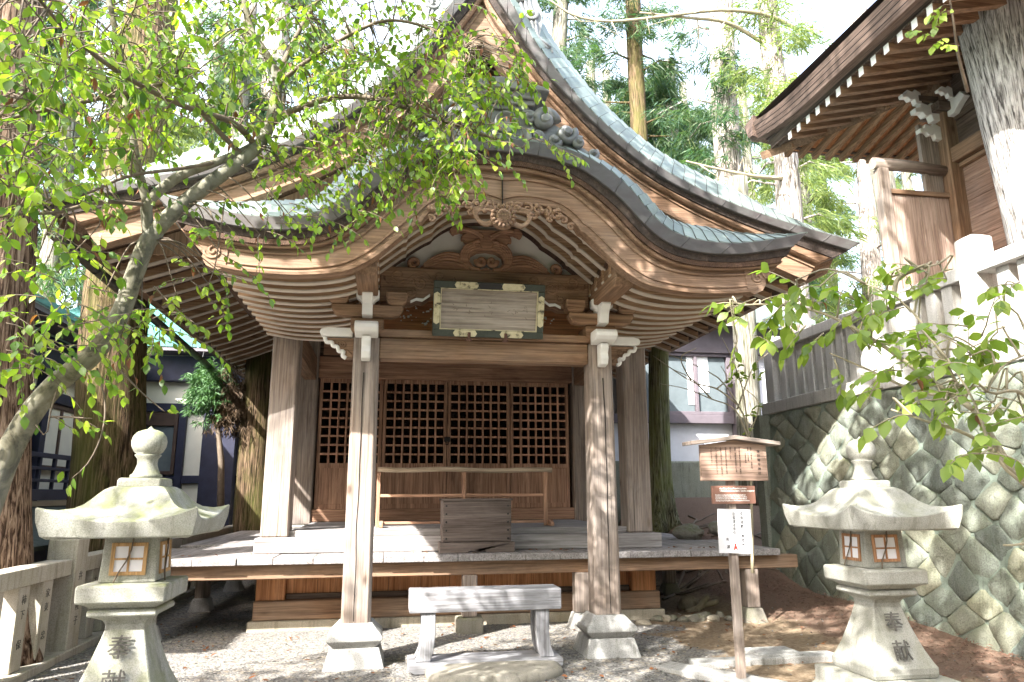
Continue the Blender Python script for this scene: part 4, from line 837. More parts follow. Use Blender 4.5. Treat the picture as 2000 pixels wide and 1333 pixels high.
mb.v = [tuple(TP @ Vector(p)) for p in mb.v]; mb.build('faded_brush_trace', plain('faded_ink', (0.17, 0.13, 0.105), .8), PL)

# offering box
a = at(862, 1073, 8.72); bx0 = a.x; b_ = at(1002, 1073, 8.72); bx1 = b_.x; z0 = 0.872
OB = empty('offering_box', ((bx0+bx1)/2, 8.95, z0), 'grey-brown wooden offering box with iron studs standing on the deck', 'offering box')
mb = MB(); mb.prism([(8.755, z0+.12), (8.74, z0+.60), (9.20, z0+.60), (9.18, z0+.12)], bx0+.015, bx1-.015, 'YZ'); mb.build('box_body', W_BOX['X'], OB, bevel=.008)
mb = MB()
foot = [(bx0-.02, z0), (bx0+.3, z0), (bx0+.34, z0+.02), (bx0+.40, z0+.012), (bx0+.45, z0+.025), ((bx0+bx1)/2, z0+.012), (bx1-.45, z0+.025), (bx1-.40, z0+.012), (bx1-.34, z0+.02), (bx1-.3, z0), (bx1+.02, z0), (bx1+.02, z0+.118), (bx0-.02, z0+.118)]
mb.prism(foot, 8.71, 8.75); mb.box(bx0-.02, bx0+.03, 8.752, 9.2, z0, z0+.118); mb.box(bx1-.03, bx1+.02, 8.752, 9.2, z0, z0+.118)
mb.build('box_foot', W_BOX['X'], OB, bevel=.006)
mb = MB(); mb.box(bx0, bx1, 8.725, 8.765, z0+.601, z0+.625); mb.box(bx0, bx1, 9.16, 9.21, z0+.601, z0+.625)
for k in range(9): mb.box(bx0+.05+k*(bx1-bx0-.12)/8, bx0+.07+k*(bx1-bx0-.12)/8, 8.766, 9.159, z0+.601, z0+.62)
mb.build('box_grille', W_BOX['X'], OB)
mb = MB()
for x in (bx0+.055, bx1-.055):
    for k in range(5):
        yy = 8.7435; zz = z0+.16+.095*k
        n0 = len(mb.v); mb.lathe(0, 0, [(.013, 0), (.011, .008), (.004, .012)], 10); mb.v[n0:] = [(x+p[0], yy+.004-p[2], zz+p[1]) for p in mb.v[n0:]]
mb.build('iron_stud', M_IRON, OB)

# bamboo barrier on the porch floor
BR = empty('bamboo_barrier', (1.0, 9.8, 1.125), 'low wooden barrier with a bamboo top rail in front of the lattice doors', 'barrier')
zt = at(900, 918, 9.8).z; x0 = at(737, 1020, 9.8).x; x1 = at(1070, 1020, 9.8).x; xm = at(906, 950, 9.8).x
mb = MB(); q = [(x0-.02+(x1-x0+.08)*i/11, 9.8, zt+.004-.010*math.sin(i*1.1)-.012*i/11) for i in range(12)]
mb.tube(q, [.032+.002*(i % 2) for i in range(12)], 12); bm_ = mb.build('bamboo_rail', W_BAMBOO, BR)
mb = MB()
for p in q[1::2]: mb.tube([(p[0]-.006, p[1], p[2]), (p[0], p[1], p[2]), (p[0]+.006, p[1], p[2])], [.033, .037, .033], 12)
mb.build('bamboo_node', W_BAMBOO, bm_)
for x in (x0, x1-.03, xm):
    mb = MB(); mb.box(x-.025, x+.025, 9.78, 9.82, 1.13 if x != xm else 1.20, zt-.03); mb.build('post', W_DOOR['Z'], BR, bevel=.004)
mb = MB(); za = at(900, 968, 9.8).z; mb.box(x0+.026, x1-.056, 9.785, 9.815, za-.02, za+.02); mb.box(x0+.026, x1-.056, 9.785, 9.815, 1.165, 1.20); mb.build('cross_rail', W_DOOR['X'], BR, bevel=.004)
for x in (x0, x1-.03):
    mb = MB(); mb.prism([(9.6, 1.13), (9.6, 1.17), (9.68, 1.21), (9.92, 1.21), (10.0, 1.17), (10.0, 1.13)], x+.026, x+.075, 'YZ'); mb.build('foot', W_DOOR['Y'], BR, bevel=.006)

# kneeling bench on the gravel
BX = at(944, 1160, 7.05).x
BN = empty('bench', (BX, 6.95, 0), 'weathered grey wooden bench between the front pillars', 'bench')
bw = .70; bt_ = at(944, 1150, 6.98).z
zs = at(944, 1153, 6.80).z
mb = MB(); mb.box(BX-bw, BX+bw, 6.80, 7.12, zs-.185, zs); mb.build('seat', W_SILVER['X'], BN, bevel=.012, seg=2)
for s in (-1, 1):
    for yy in (6.86, 7.06):
        mb = MB(); mb.prism([(BX+s*a, b) for a, b in ((.46, zs-.187), (.59, zs-.187), (.585, .30), (.60, .18), (.64, .09), (.50, .09), (.475, .18), (.46, .30))][::s], yy-.035, yy+.035)
        mb.build('leg', W_SILVER['Z'], BN, bevel=.006)
mb = MB(); mb.prism([(BX-.70, .03), (BX-.64, .0), (BX+.64, .0), (BX+.70, .03), (BX+.70, .088), (BX-.70, .088)], 6.76, 7.16); mb.build('base_board', W_SILVER['X'], BN, bevel=.006)

# flat stepping stone
mb = MB(); cs = at(968, 1316, 6.45); sx, sy = .60, .38; rings = []
for k, (f, z) in enumerate(((1.0, -.03), (1.01, .03), (.985, .055), (.93, .072), (.6, .082), (.2, .085))):
    rings.append([(cs.x+.0+sx*f*math.copysign(abs(math.cos(t))**.7, math.cos(t))*(1+.05*math.sin(3*t+1)), 6.66+sy*f*math.copysign(abs(math.sin(t))**.75, math.sin(t))*(1+.06*math.sin(2*t)), z) for t in [2*math.pi*i/40 for i in range(40)]])
mb.loft(rings, True, True); tag(mb.build('stepping_stone', M_STEPSTONE), 'big flat stepping stone set in the gravel before the bench', 'stepping stone')

# broken stones and bleached logs lying beside the foundation
def rock(name, c, s, mat, label, cat, group=None, seed=0):
    bm = bmesh.new(); bmesh.ops.create_icosphere(bm, subdivisions=3, radius=1)
    for v in bm.verts:
        k = 1+.35*mnoise.noise(v.co*1.3+Vector((seed*3.1, seed, 0)))+.12*mnoise.noise(v.co*3.5+Vector((seed, 2, 1)))
        v.co = Vector((v.co.x*s[0]*k, v.co.y*s[1]*k, v.co.z*s[2]*k))
    me = bpy.data.meshes.new(name); bm.to_mesh(me); bm.free(); me.materials.append(mat)
    me.polygons.foreach_set('use_smooth', [seed % 2 == 0]*len(me.polygons))
    o = bpy.data.objects.new(name, me); col.objects.link(o); o.location = c; return tag(o, label, cat, group)
for i in range(12):
    p = at(1250+10*i*1.5+rng.random()*10, 1188+rng.random()*30, 8.7+.5*rng.random())
    rock('stone', (p.x, p.y, hgt(p.x, p.y)+.02), (.05+.05*rng.random(), .05+.04*rng.random(), .03+.03*rng.random()), M_ROUGHSTONE if i % 3 else M_FOUND,
         'small broken stone in the heap beside the right end of the foundation', 'stone', 'broken stones by the foundation', i)
for i, (px, py, sz) in enumerate(((1345, 1045, .17), (1410, 1035, .16))):
    p = at(px, py, 10.6+.9*i); rock('rock', (p.x, p.y, p.z+.02), (sz*1.4, sz, sz*.75), M_ROUGHSTONE, ('angular mossy rock on the earth bank just behind the deck', 'dark mossy rock on the bank behind the white sign')[i], 'rock', None, 31+2*i)
for i, (pa, pb, r) in enumerate((((1362, 1188), (1392, 1178), .035), ((1368, 1183), (1378, 1170), .04))):
    a, b = at(*pa, 9.6), at(*pb, 9.7); mb = MB(); d = (b-a)*.7
    mb.tube([a-d, a, b, b+d*.4], r, 10); tag(mb.build('log', M_PALETWIG), ('lower bleached log lying under the right side of the deck', 'upper bleached log leaning on the stones under the deck')[i], 'log')
rock('rock', tuple(at(1345, 1180, 9.75)), (.13, .1, .11), M_FOUND, 'brown rock under the deck touching the bleached logs', 'rock', None, 40)

# ------------------------------------------------------------------ stone lanterns
def lantern(loc, stone_m, frame_m, label, moss):
    L = empty('stone_lantern', loc, label, 'stone lantern', 'stone lanterns flanking the shrine'); lx, ly, g = loc
    def bz(pts): return [(h, g+z) for h, z in pts]
    mb = MB(); mb.sqlathe(lx, ly, bz([(.42, -.05), (.42, .10), (.36, .17), (.36, .285)])); mb.build('plinth', stone_m, L, bevel=.015, seg=2)
    sh = [(.25, .287), (.262, .32), (.262, .36), (.245, .39), (.205, .48), (.165, .60), (.135, .70), (.118, .77), (.118, .80), (.13, .825), (.165, .845), (.205, .862), (.205, .892), (.185, .903)]
    mb = MB(); mb.sqlathe(lx, ly, bz(sh)); sf = mb.build('shaft', stone_m, L, bevel=.006)
    mb = MB(); mb.sqlathe(lx, ly, bz([(.19, .905), (.215, .925), (.245, .94), (.262, .945), (.265, 1.045), (.255, 1.052), (.17, 1.056)])); mb.build('platform', stone_m, L, bevel=.008)
    z0, z1 = g+1.058, g+1.345; h = .172; fb = MB()
    fb.frustum((lx, ly), h, h, z0, h-.012, h-.012, z1); f = fb.build('firebox', stone_m, L, bevel=.012, seg=2)
    for k in range(4):
        Mx = Matrix.Translation((lx, ly, z0)) @ Matrix.Rotation(R(90*k), 4, 'Z') @ Matrix.Translation((0, -h+.001, 0)) @ Matrix.Rotation(R(-2.4), 4, 'X')
        pw, p0, p1, t = .108, .045, .245, .022
        mb = MB()
        for a, b, c, d in ((-pw, -pw+t, p0, p1), (pw-t, pw, p0, p1), (-pw+t, pw-t, p0, p0+t), (-pw+t, pw-t, p1-t, p1), (-.006, .006, p0+t, p1-t)): mb.box(a, b, -.012, .01, c, d, Mx)
        mb.box(-pw+t, -.0065, -.011, .009, (p0+p1)/2-.006, (p0+p1)/2+.006, Mx); mb.box(.0065, pw-t, -.011, .009, (p0+p1)/2-.006, (p0+p1)/2+.006, Mx)
        wf = mb.build('window_frame', frame_m, f)
        mb = MB(); mb.box(-pw+.01, pw-.01, -.004, .006, p0+.01, p1-.01, Mx); mb.build('paper_pane', M_SHOJI, wf)
        mb = MB(); q = [Mx @ Vector(p) for p in ((.02, -.016, .288), (.012, -.017, .2), (-.012, -.017, .13), (-.05, -.02, .06), (-.07, -.03, .0))]; mb.tube(q, .005, 6); mb.build('tie_cord', M_TWIG, wf)
    # roof: square with upswept corners
    n = 16; def_h = .44
    # (share of the half width, height, corner lift)
    prof = [(.30, .0, 0), (.6, -.004, 0), (.88, .0, 0), (.935, .008, .01), (.985, .06, .045), (1.0, .098, .085), (.985, .106, .085), (.90, .118, .060), (.80, .136, .036), (.70, .162, .02), (.61, .196, .01), (.54, .234, .004), (.48, .270, 0), (.42, .298, 0), (.36, .314, 0), (.33, .318, 0)]
    rings = []
    for f_, z, lf in prof:
        ring = []
        for (a, b), (c, d) in zip(((-1, -1), (1, -1), (1, 1), (-1, 1)), ((1, -1), (1, 1), (-1, 1), (-1, -1))):
            for i in range(n):
                u = i/n; e = abs(2*u-1); hx = def_h*f_*(1+(.05*e**4 if f_ > .7 else 0))*(1-.035*(1-e*e)*(f_ > .5))
                ring.append((lx+hx*(a+(c-a)*u), ly+hx*(b+(d-b)*u), g+1.342+z+lf*e**2.6))
        rings.append(ring)
    mb = MB(); mb.loft(rings, True, False); ro = mb.build('roof', stone_m, L); 
    me = ro.data; bm = bmesh.new(); bm.from_mesh(me)
    for fc in bm.faces: fc.smooth = True
    for e in bm.edges: e.smooth = e.calc_face_angle(0) < .42 if len(e.link_faces) == 2 else True
    bm.to_mesh(me); bm.free()
    mb = MB(); mb.sqlathe(lx, ly, bz([(.135, 1.655), (.135, 1.705), (.125, 1.715)])); fi = mb.build('finial_base', stone_m, L, bevel=.008)
    mb = MB(); mb.lathe(lx, ly, bz([(.10, 1.716), (.10, 1.735), (.085, 1.745), (.072, 1.775), (.062, 1.81), (.066, 1.845), (.083, 1.866), (.083, 1.872), (.07, 1.876), (.09, 1.89), (.108, 1.925), (.112, 1.96), (.104, 1.995), (.08, 2.025), (.045, 2.04), (.02, 2.046), (.006, 2.062), (.001, 2.066)]), 32)
    mb.build('finial', stone_m, L)
    # the two carved characters on the front of the shaft
    for ch, zc, sz in (('奉', .735, .150), ('献', .545, .150)):
        Mx = Matrix.Translation((lx-.0, ly-.118-(.80-zc)*.33-.012, g+zc)) @ Matrix.Rotation(R(-17), 4, 'X') @ FRONT
        text_mesh(ch, sz, M_CARVEINK, Mx, 'carved_letter', sf, .004)
    return L
lantern((-1.63, 5.27, -.05), M_LANT_L, M_FRAMEWOOD, 'mossy stone lantern with pale new window frames, beside the low stone fence', 1)
lantern((3.76, 5.27, -.07), M_LANT_R, M_FRAMEWOOD2, 'pale clean stone lantern standing before the diamond-patterned retaining wall', 0)

# ------------------------------------------------------------------ sign post
SY = 6.02
SP = empty('sign_post', (2.965, SY, 0), 'wooden post with a roofed notice board, a small brown sign and a white sign', 'sign post')
mb = MB(); mb.loft([[(2.965+dx-.03, SY+dy, z) if False else (2.965+o+sx_, SY+sy_, z) for sx_, sy_ in ((-.034, -.03), (.034, -.03), (.034, .03), (-.034, .03))] for o, z in ((0, -.02), (.0, 1.1), (.03, 1.98))], True, False)
mb.build('post', W_POST['Z'], SP, bevel=.005)
bcx = 2.995
mb = MB(); mb.prism([(bcx-.315, 1.655), (bcx+.315, 1.655), (bcx+.312, 1.965), (bcx, 2.01), (bcx-.312, 1.965)], SY-.075, SY-.045); nb_ = mb.build('notice_board', W_SIGN['X'], SP, bevel=.003)
mb = MB()
for s in (-1, 1): mb.prism([(bcx, 2.012), (bcx+s*.42, 1.962), (bcx+s*.42, 1.995), (bcx, 2.048)][::s], SY-.14, SY+.06)
mb.build('board_roof', W_POST['X'], SP, bevel=.003)
def column(txt, x, ztop, size, mat, name, parent, y, lh=1.0, b=0):
    return text_mesh('\n'.join(txt), size, mat, Matrix.Translation((x, y, ztop)) @ FRONT, name, parent, .0008, 'CENTER', 1, lh, b)
column('末社琴平神社', bcx+.235, 1.925, .030, M_INK, 'board_title', nb_, SY-.0765, 1.28)
cols = ['祭神　大物主命・崇徳天皇', '配祀　大穴牟遅神', '　　　少名毘古那神', '琴平様は航海安全の神様　健康の', '神様、体育守護の神様として崇', '敬されています。', '神社の天井に天狗の絵があり和紙', 'を噛んで投げ貼りつけ、天狗の様に', '貼りつけば病気が治り丈夫になる', 'といわれております。']
xs_ = [.165, .135, .11, .055, .015, -.03, -.075, -.12, -.165, -.21]
for t_, x in zip(cols, xs_): column(t_, bcx+x, 1.945, .0135, M_FADEDINK, 'board_text', nb_, SY-.0765, 1.15)
mb = MB(); mb.box(2.985-.205, 2.985+.20, SY-.055, SY-.031, 1.458, 1.612); bs = mb.build('brown_sign', M_BROWNSIGN, SP, bevel=.002)
tl = 'Auxiliary shrine/Kotohira shrine\nOhmononushi-no-kami  Sutoku emperor'
text_mesh(tl, .0215, M_WHITEINK, Matrix.Translation((2.985-.135, SY-.0565, 1.60)) @ FRONT, 'sign_text', bs, .0006, 'LEFT', .92, .95, .0003)
tl = "Kotohira is worshipped as the god of security, health and\ndeveloping one's physical strength. According to a tradition,\nif you throw the paper you chew and melt to the ceiling of\ndrawing a long-nosed goblin, you would be recover from illness."
text_mesh(tl, .0152, M_WHITEINK, Matrix.Translation((2.985-.178, SY-.0565, 1.541)) @ FRONT, 'sign_text', bs, .0006, 'LEFT', .84, 1.05, .0002)
mb = MB(); Mw = Matrix.Translation((2.972, SY-.045, 1.228)) @ Matrix.Rotation(R(1.5), 4, 'Y'); mb.box(-.152, .152, -.006, .006, -.185, .185, Mw); ws = mb.build('white_sign', M_WHITESIGN, SP)
for t_, x, z, sz, lh in (('疫病退散', .066, .162, .031, 1.16), ('・', .068, .004, .026, 1), ('疱瘡神', .070, -.028, .031, 1.16), ('さるぼぼ信仰', -.006, .158, .030, 1.06), ('の', -.072, .0, .028, 1), ('起', -.070, -.055, .030, 1), ('源', -.066, -.118, .032, 1)):
    text_mesh('\n'.join(t_), sz, M_INK, Mw @ Matrix.Translation((x, -.0068, z)) @ FRONT, 'sign_text', ws, .0006, 'CENTER', 1, lh, .00035)
mb = MB()
n0 = len(mb.v); mb.lathe(0, 0, [(.010, 0), (.010, .002)], 12)
mb.lathe(0, -.022, [(.013, 0), (.013, .002)], 12); mb.box(-.02, .02, -.020, -.015, 0, .002); mb.box(-.018, -.008, -.045, -.028, 0, .002); mb.box(.008, .018, -.045, -.028, 0, .002)
mb.v = [tuple(Mw @ Vector((-.002+x, -.0062-z, -.115+y))) for x, y, z in mb.v]; mb.build('red_mark', M_REDINK, ws)
mb = MB()
for dz in (.172, -.172): n0 = len(mb.v); mb.lathe(0, 0, [(.004, 0), (.003, .003)], 8); mb.v[n0:] = [tuple(Mw @ Vector((x, -.006-z, dz+y))) for x, y, z in mb.v[n0:]]
mb.build('screw', M_IRON, ws)

# ------------------------------------------------------------------ low stone fence on the left
LF = empty('stone_fence', (-3.2, 8, 0), 'low tan granite fence with inscribed posts running back beside the left lantern', 'fence')
FX = -3.2
mb = MB(); mb.box(FX-.2, FX+.16, 3.0, 17, -.05, .07); mb.build('base_kerb', M_FENCE_L, LF, bevel=.01)
mb = MB()
for y0, y1, z in ((3.0, 8.04, .93), (8.34, 12.0, .93), (12.3, 17, .93)): mb.box(FX-.11, FX+.11, y0, y1, z-.15, z)
mb.build('rail', M_FENCE_L, LF, bevel=.012, seg=2)
names = {4: '平田久子', 5: '柿下　保', 6: '家東　忠'}
k = 0
for y in [4.0, 4.5, 5.0, 5.5, 6.3, 6.73, 7.18, 7.63]+[8.75+.42*i for i in range(8)]+[12.7+.45*i for i in range(9)]:
    mb = MB(); mb.box(FX-.085, FX+.085, y-.095, y+.095, .072, .778); p = mb.build('baluster', M_FENCE_L, LF, bevel=.008)
    nm = {6.73: '平田久子', 7.18: '柿下　保', 7.63: '家東　忠', 8.75: '大井　清'}.get(round(y, 2))
    if nm: text_mesh('\n'.join(nm), .085, M_CARVEINK, Matrix.Translation((FX+.087, y, .70)) @ Matrix.Rotation(R(90), 4, 'Z') @ FRONT, 'carved_letter', p, .001, 'CENTER', 1, 1.45)
for y, h in ((8.19, 1.12), (12.15, 1.12), (3.6, 1.12)):
    mb = MB(); mb.loft([[(FX+a*.14, y+b*.14, z) for a, b in ((-1, -1), (1, -1), (1, 1), (-1, 1))] for z in (-.03, h)]+[[(FX+a*.10, y+b*.10, h+.022) for a, b in ((-1, -1), (1, -1), (1, 1), (-1, 1))]], True, False)
    p = mb.build('main_post', M_FENCE_L, LF, bevel=.01)
    if y == 8.19: text_mesh('\n'.join('井口隆子'), .095, M_CARVEINK, Matrix.Translation((FX+.142, y, .80)) @ Matrix.Rotation(R(90), 4, 'Z') @ FRONT, 'carved_letter', p, .001, 'CENTER', 1, 1.5)

# ------------------------------------------------------------------ retaining wall on the right with its stone fence
def wallX(y, z): return 5.98+.012*(y-6.5)+.075*z
RW = empty('retaining_wall', (6.1, 8, 0), 'mossy retaining wall of diamond-laid rough stones below the granite fence', 'retaining wall')
WT = 2.83
mb = MB()
ny, nz = 90, 26
vs = []; 
for i in range(ny+1):
    for j in range(nz+1):
        y = 2.0+9.2*i/ny; z = -.2+(WT+.2)*j/nz; vs.append((wallX(y, z)+.006+.016*mnoise.noise(Vector((y*3, z*3, 0))), y, z))
fs = [(i*(nz+1)+j, (i+1)*(nz+1)+j, (i+1)*(nz+1)+j+1, i*(nz+1)+j+1) for i in range(ny) for j in range(nz)]
mb.add(vs, fs)
mortar = stone('wall_mortar', (0.26, 0.31, 0.265), .3, moss=(0.16, 0.23, 0.17), mossamt=.5, stain=(.10, .10, .08), stainamt=.6)
mb.build('mortar', mortar, RW)
mb = MB(); S = .225; r2 = random.Random(3)
def jit(i, j):
    q = random.Random(i*7919+j*104729); return (q.uniform(-.08, .08), q.uniform(-.062, .062))
PW, PH = .265, .212
for i in range(-2, 36):
    for j in range(-2, 18):
        if (i+j) % 2: continue
        # diamond with corners on the half lattice
        cy, cz = 2.0+i*PW, j*PH
        if cz < -.15 or cz > WT+.1 or cy > 11.0: continue
        P = []
        for (di, dj) in ((1, 0), (0, 1), (-1, 0), (0, -1)):
            a = jit(i+di, j+dj); P.append(((i+di)*PW+2.0+a[0], (j+dj)*PH+a[1]))
        # a short edge at every corner keeps the stones from being perfect diamonds
        Q = []
        for k in range(4):
            a, b, c = P[k-1], P[k], P[(k+1) % 4]; t = .07+.07*r2.random()
            Q += [(b[0]+(a[0]-b[0])*t, b[1]+(a[1]-b[1])*t), (b[0]+(c[0]-b[0])*t, b[1]+(c[1]-b[1])*t)]
        Q = [(y, min(z, WT-.01)) for y, z in Q]
        my, mz = sum(q[0] for q in Q)/8, sum(q[1] for q in Q)/8
        rings = []
        R_ = []
        for k in range(8):
            a, b = Q[k], Q[(k+1) % 8]
            for u in (0, .33, .67): R_.append((a[0]+(b[0]-a[0])*u, a[1]+(b[1]-a[1])*u))
        bul = .010+.016*r2.random(); tx, tz = r2.uniform(-.12, .12), r2.uniform(-.12, .12)
        for f_, dpt in ((.998, .04), (.992, .012), (.975, .001), (.90, -bul*.25), (.72, -bul*.7), (.5, -bul*.9), (.25, -bul)):
            rings.append([(wallX(my+(y-my)*f_, mz+(z-mz)*f_)+dpt+tx*(y-my)*f_*.5+tz*(z-mz)*f_*.5+(.020 if f_ < .98 else .006)*(mnoise.noise(Vector(((my+(y-my)*f_)*6+i, (mz+(z-mz)*f_)*6+j, 1)))*.7+mnoise.noise(Vector(((my+(y-my)*f_)*17, (mz+(z-mz)*f_)*17, 5)))*.5), my+(y-my)*f_, mz+(z-mz)*f_) for y, z in R_])
        mb.loft(rings, True, True)
wst = stone('wall_stone', (0.245, 0.265, 0.235), .35, moss=(0.155, 0.19, 0.115), mossamt=.7, stain=(0.17, 0.165, 0.13), stainamt=.7, bmp=1.0, sscale=60)
_t = wst.node_tree; _b = _t.nodes['Principled BSDF']; _l = _b.inputs['Base Color'].links[0].from_socket
_g = N(_t, 'NewGeometry'); _t.links.new(mixc(_t, 1.0, _l, ramp(_t, _g.outputs['Random Per Island'], [(0, (.6, .63, .66)), (.4, (.95, .97, .95)), (.8, (1.1, 1.05, .98)), (1, (1.35, 1.25, 1.1))]).outputs[0], 'MULTIPLY'), _b.inputs['Base Color'])
mb.build('wall_stones', wst, RW)
mb = MB(); mb.box(wallX(8, WT)-.02, 7.6, 2.0, 11.25, WT-.0, WT+.0+.001) if False else None
mb = MB()
y = 2.0; k = 0
while y < 11.2:
    y1 = min(y+1.35, 11.22); xw = wallX((y+y1)/2, WT)
    mb.box(xw-.03, xw+.30, y, y1-.006, WT+.004, WT+.20); y = y1
mb.build('coping', M_GRANITE_T, RW, bevel=.01)
mb = MB(); mb.box(6.5, 60, -5, 11.0, 2.0, 2.9); terr = plain('terrace_soil', (0.17, 0.13, 0.10), .95, var=.35, scale=3, bmp=.5); o = mb.build('terrace_ground', terr); o['kind'] = 'structure'
mb = MB(); mb.box(6.05, 30, 11.02, 11.24, -.1, 2.82); mb.build('return_wall', wst, RW)

RF = empty('granite_fence', (6.3, 8, WT+.2), 'pale granite fence of close-set square posts on top of the retaining wall', 'fence')
y = 2.4; k = 0; fx = 6.33; zb = WT+.202
RTOP = 4.02
big = [6.55, 10.95, 2.6]
def fxx(y): return wallX(y, WT)+.13
for y in np.arange(2.75, 10.8, .262):
    if any(abs(y-b) < .24 for b in big): continue
    mb = MB(); mb.box(fxx(y)-.075, fxx(y)+.075, y-.08, y+.08, zb, RTOP-.16); mb.build('baluster', M_GRANITE_T, RF, bevel=.006)
for y0, y1 in ((2.75, 6.42), (6.68, 10.82)):
    mb = MB(); mb.box(fxx(y0)-.10, fxx(y0)+.13, y0, y1, RTOP-.158, RTOP); mb.build('rail', M_GRANITE_T, RF, bevel=.01)
for y in big:
    h = 4.30 if y < 8 else 4.12; x = fxx(y); mb = MB()
    mb.loft([[(x+a*.13, y+b*.13, z) for a, b in ((-1, -1), (1, -1), (1, 1), (-1, 1))] for z in (zb, h)]+[[(x+a*.08, y+b*.08, h+.03) for a, b in ((-1, -1), (1, -1), (1, 1), (-1, 1))]], True, False)
    mb.build('main_post', M_GRANITE_T, RF, bevel=.01)

# ------------------------------------------------------------------ the main sanctuary on the terrace, upper right
MS = empty('sanctuary', (8, 8, 2.9), 'larger brown plank-walled sanctuary on the terrace, its rafter ends painted white', 'sanctuary')
EX, EY = 5.685, 10.1
def lift(t): return 0.22*max(0, 1-t/1.7)**2.0
mb = MB(); ys = [EY-.12*i for i in range(60)]
rings = [[(EX+.0, y, 7.33+lift(EY-y)), (EX+.10, y, 7.07+lift(EY-y)), (EX+.22, y, 7.06+lift(EY-y)), (EX+.30, y, 7.38+lift(EY-y))] for y in ys]
mb.loft(rings, True, False)
xs = [EX+.12*i for i in range(50)]
rings = [[(x, EY+.0, 7.33+lift(x-EX)), (x, EY-.10, 7.07+lift(x-EX)), (x, EY-.22, 7.06+lift(x-EX)), (x, EY-.30, 7.38+lift(x-EX))] for x in xs]
mb.loft(rings, True, False); mb.build('eave_board', wood('bark_roof_edge', (.08, .055, .045), (.16, .112, .09), (.23, .165, .135), axis='Y', crack=.4, seed=41), MS)
mb = MB()
for i in range(59):
    for k in range(3):
        t = .25+.25*k; y, y2 = ys[i], ys[i+1]; a, b = 7.33+lift(EY-y), 7.33+lift(EY-y2)
        mb.add([(EX+.10*t-.002, y, a-.26*t), (EX+.10*t-.002, y2, b-.26*t), (EX+.10*t+.003, y2, b-.26*t-.009), (EX+.10*t+.003, y, a-.26*t-.009)], [(0, 1, 2, 3)])
mb.build('edge_line', M_BLACK, MS)
mb = MB(); mb.add([(EX+.05, EY-.05, 7.57), (EX+.05, 2.5, 7.36), (EX+3.2, 2.5, 9.2), (EX+3.2, EY-3.2, 9.2), (16, EY-.05, 7.45), (16, EY-3.2, 9.2)], [(0, 1, 2, 3), (0, 3, 5, 4)]); mb.build('roof', M_BARKROOF, MS)
mb = MB(); mb.prism([(EX+.22, 7.12), (EX+.36, 7.02), (EX+.36, 7.16), (EX+.22, 7.22)], 2.6, EY-.3); mb.prism([(EX+.3, 7.02), (15, 7.02), (15, 7.2), (EX+.3, 7.2)], EY-.40, EY-.24); mb.build('eave_lath', W_DARK['Y'], MS)
def rz(d): return 6.905+.23*d
for k in range(26):       # rafters under the long eave
    y = 9.24-.246*k; mb = MB(); x0 = EX+.27; x1 = 7.75 if y < 8.2 else EX+.27+(EY-.25-y)*1.0+.0
    x1 = max(x1, x0+.2) if y >= 8.2 else 7.75
    mb.prism([(x0, rz(0)), (x1, rz(x1-x0)), (x1, rz(x1-x0)+.115), (x0, rz(0)+.115)], y-.045, y+.045); r_ = mb.build('rafter', W_BEAM['X'], MS, bevel=.004)
    mb = MB(); mb.box(x0-.006, x0-.001, y-.046, y+.046, rz(0)-.001, rz(0)+.116); mb.build('white_rafter_end', M_WHITE, r_)
mb = MB(); mb.prism([(EX+.27, rz(0)+.117), (8.0, rz(2.05)+.117), (8.0, rz(2.05)+.14), (EX+.27, rz(0)+.14)], 2.5, EY-.3); mb.build('soffit', W_DARK['X'], MS)
for k in range(20):       # rafters under the far eave
    x = EX+.55+.245*k; y0 = EY-.27; y1 = max(8.2, EY-.27-(x-EX-.3)) if x < 7.75 else 8.2
    mb = MB(); mb.prism([(y0, rz(0)), (y1, rz(y0-y1)), (y1, rz(y0-y1)+.105), (y0, rz(0)+.105)][::-1], x-.042, x+.042, 'YZ'); mb.build('rafter', W_RAFT['Y'], MS, bevel=.004)
mb = MB(); mb.add([(EX+.35, EY-.3, rz(0)+.107), (12, EY-.3, rz(0)+.107), (12, 8.1, rz(1.8)+.107), (EX+2.1, 8.1, rz(1.75)+.107)], [(0, 1, 2, 3)]); mb.build('soffit_board', W_ORANGE['Y'], MS)
mb = MB(); mb.tube([(EX+.22, EY-.1, 6.99), (EX+.8, EY-.72, 7.06), (7.75, 8.15, 7.37)], .09, 4, smooth=False); mb.build('hip_rafter', W_BEAM['X'], MS)
mb = MB(); mb.box(7.62, 7.86, 8.08, 8.32, 2.9, 7.4); mb.build('corner_post', W_RED['Z'] if False else W_BEAM['Z'], MS, bevel=.015)
mb = MB()
z = 3.3; k = 0
while z < 6.05: mb.box(7.80+.004*(k % 2), 7.84, 1.0, 8.07, z, z+.27); z += .275; k += 1
mb.build('plank_wall', W_RED['Y'], MS, bevel=.004)
mb = MB(); mb.box(7.66, 7.85, 1.0, 8.4, 6.08, 6.30); mb.box(7.74, 7.85, 1.0, 8.07, 6.0, 6.07); mb.build('wall_rail', W_BEAM['Y'], MS, bevel=.01)
mb = MB(); mb.box(7.80, 7.84, 1.0, 8.07, 6.31, 6.72); mb.box(7.78, 7.86, 1.0, 8.07, 6.725, 6.83); mb.box(7.80, 7.84, 1.0, 8.07, 6.835, 7.5); mb.build('upper_wall', W_DARK['Y'], MS, bevel=.006)
mb = MB(); mb.box(7.87, 12, 8.25, 8.3, 2.9, 7.4); mb.build('far_wall', W_BEAM['X'], MS)
mb = MB()
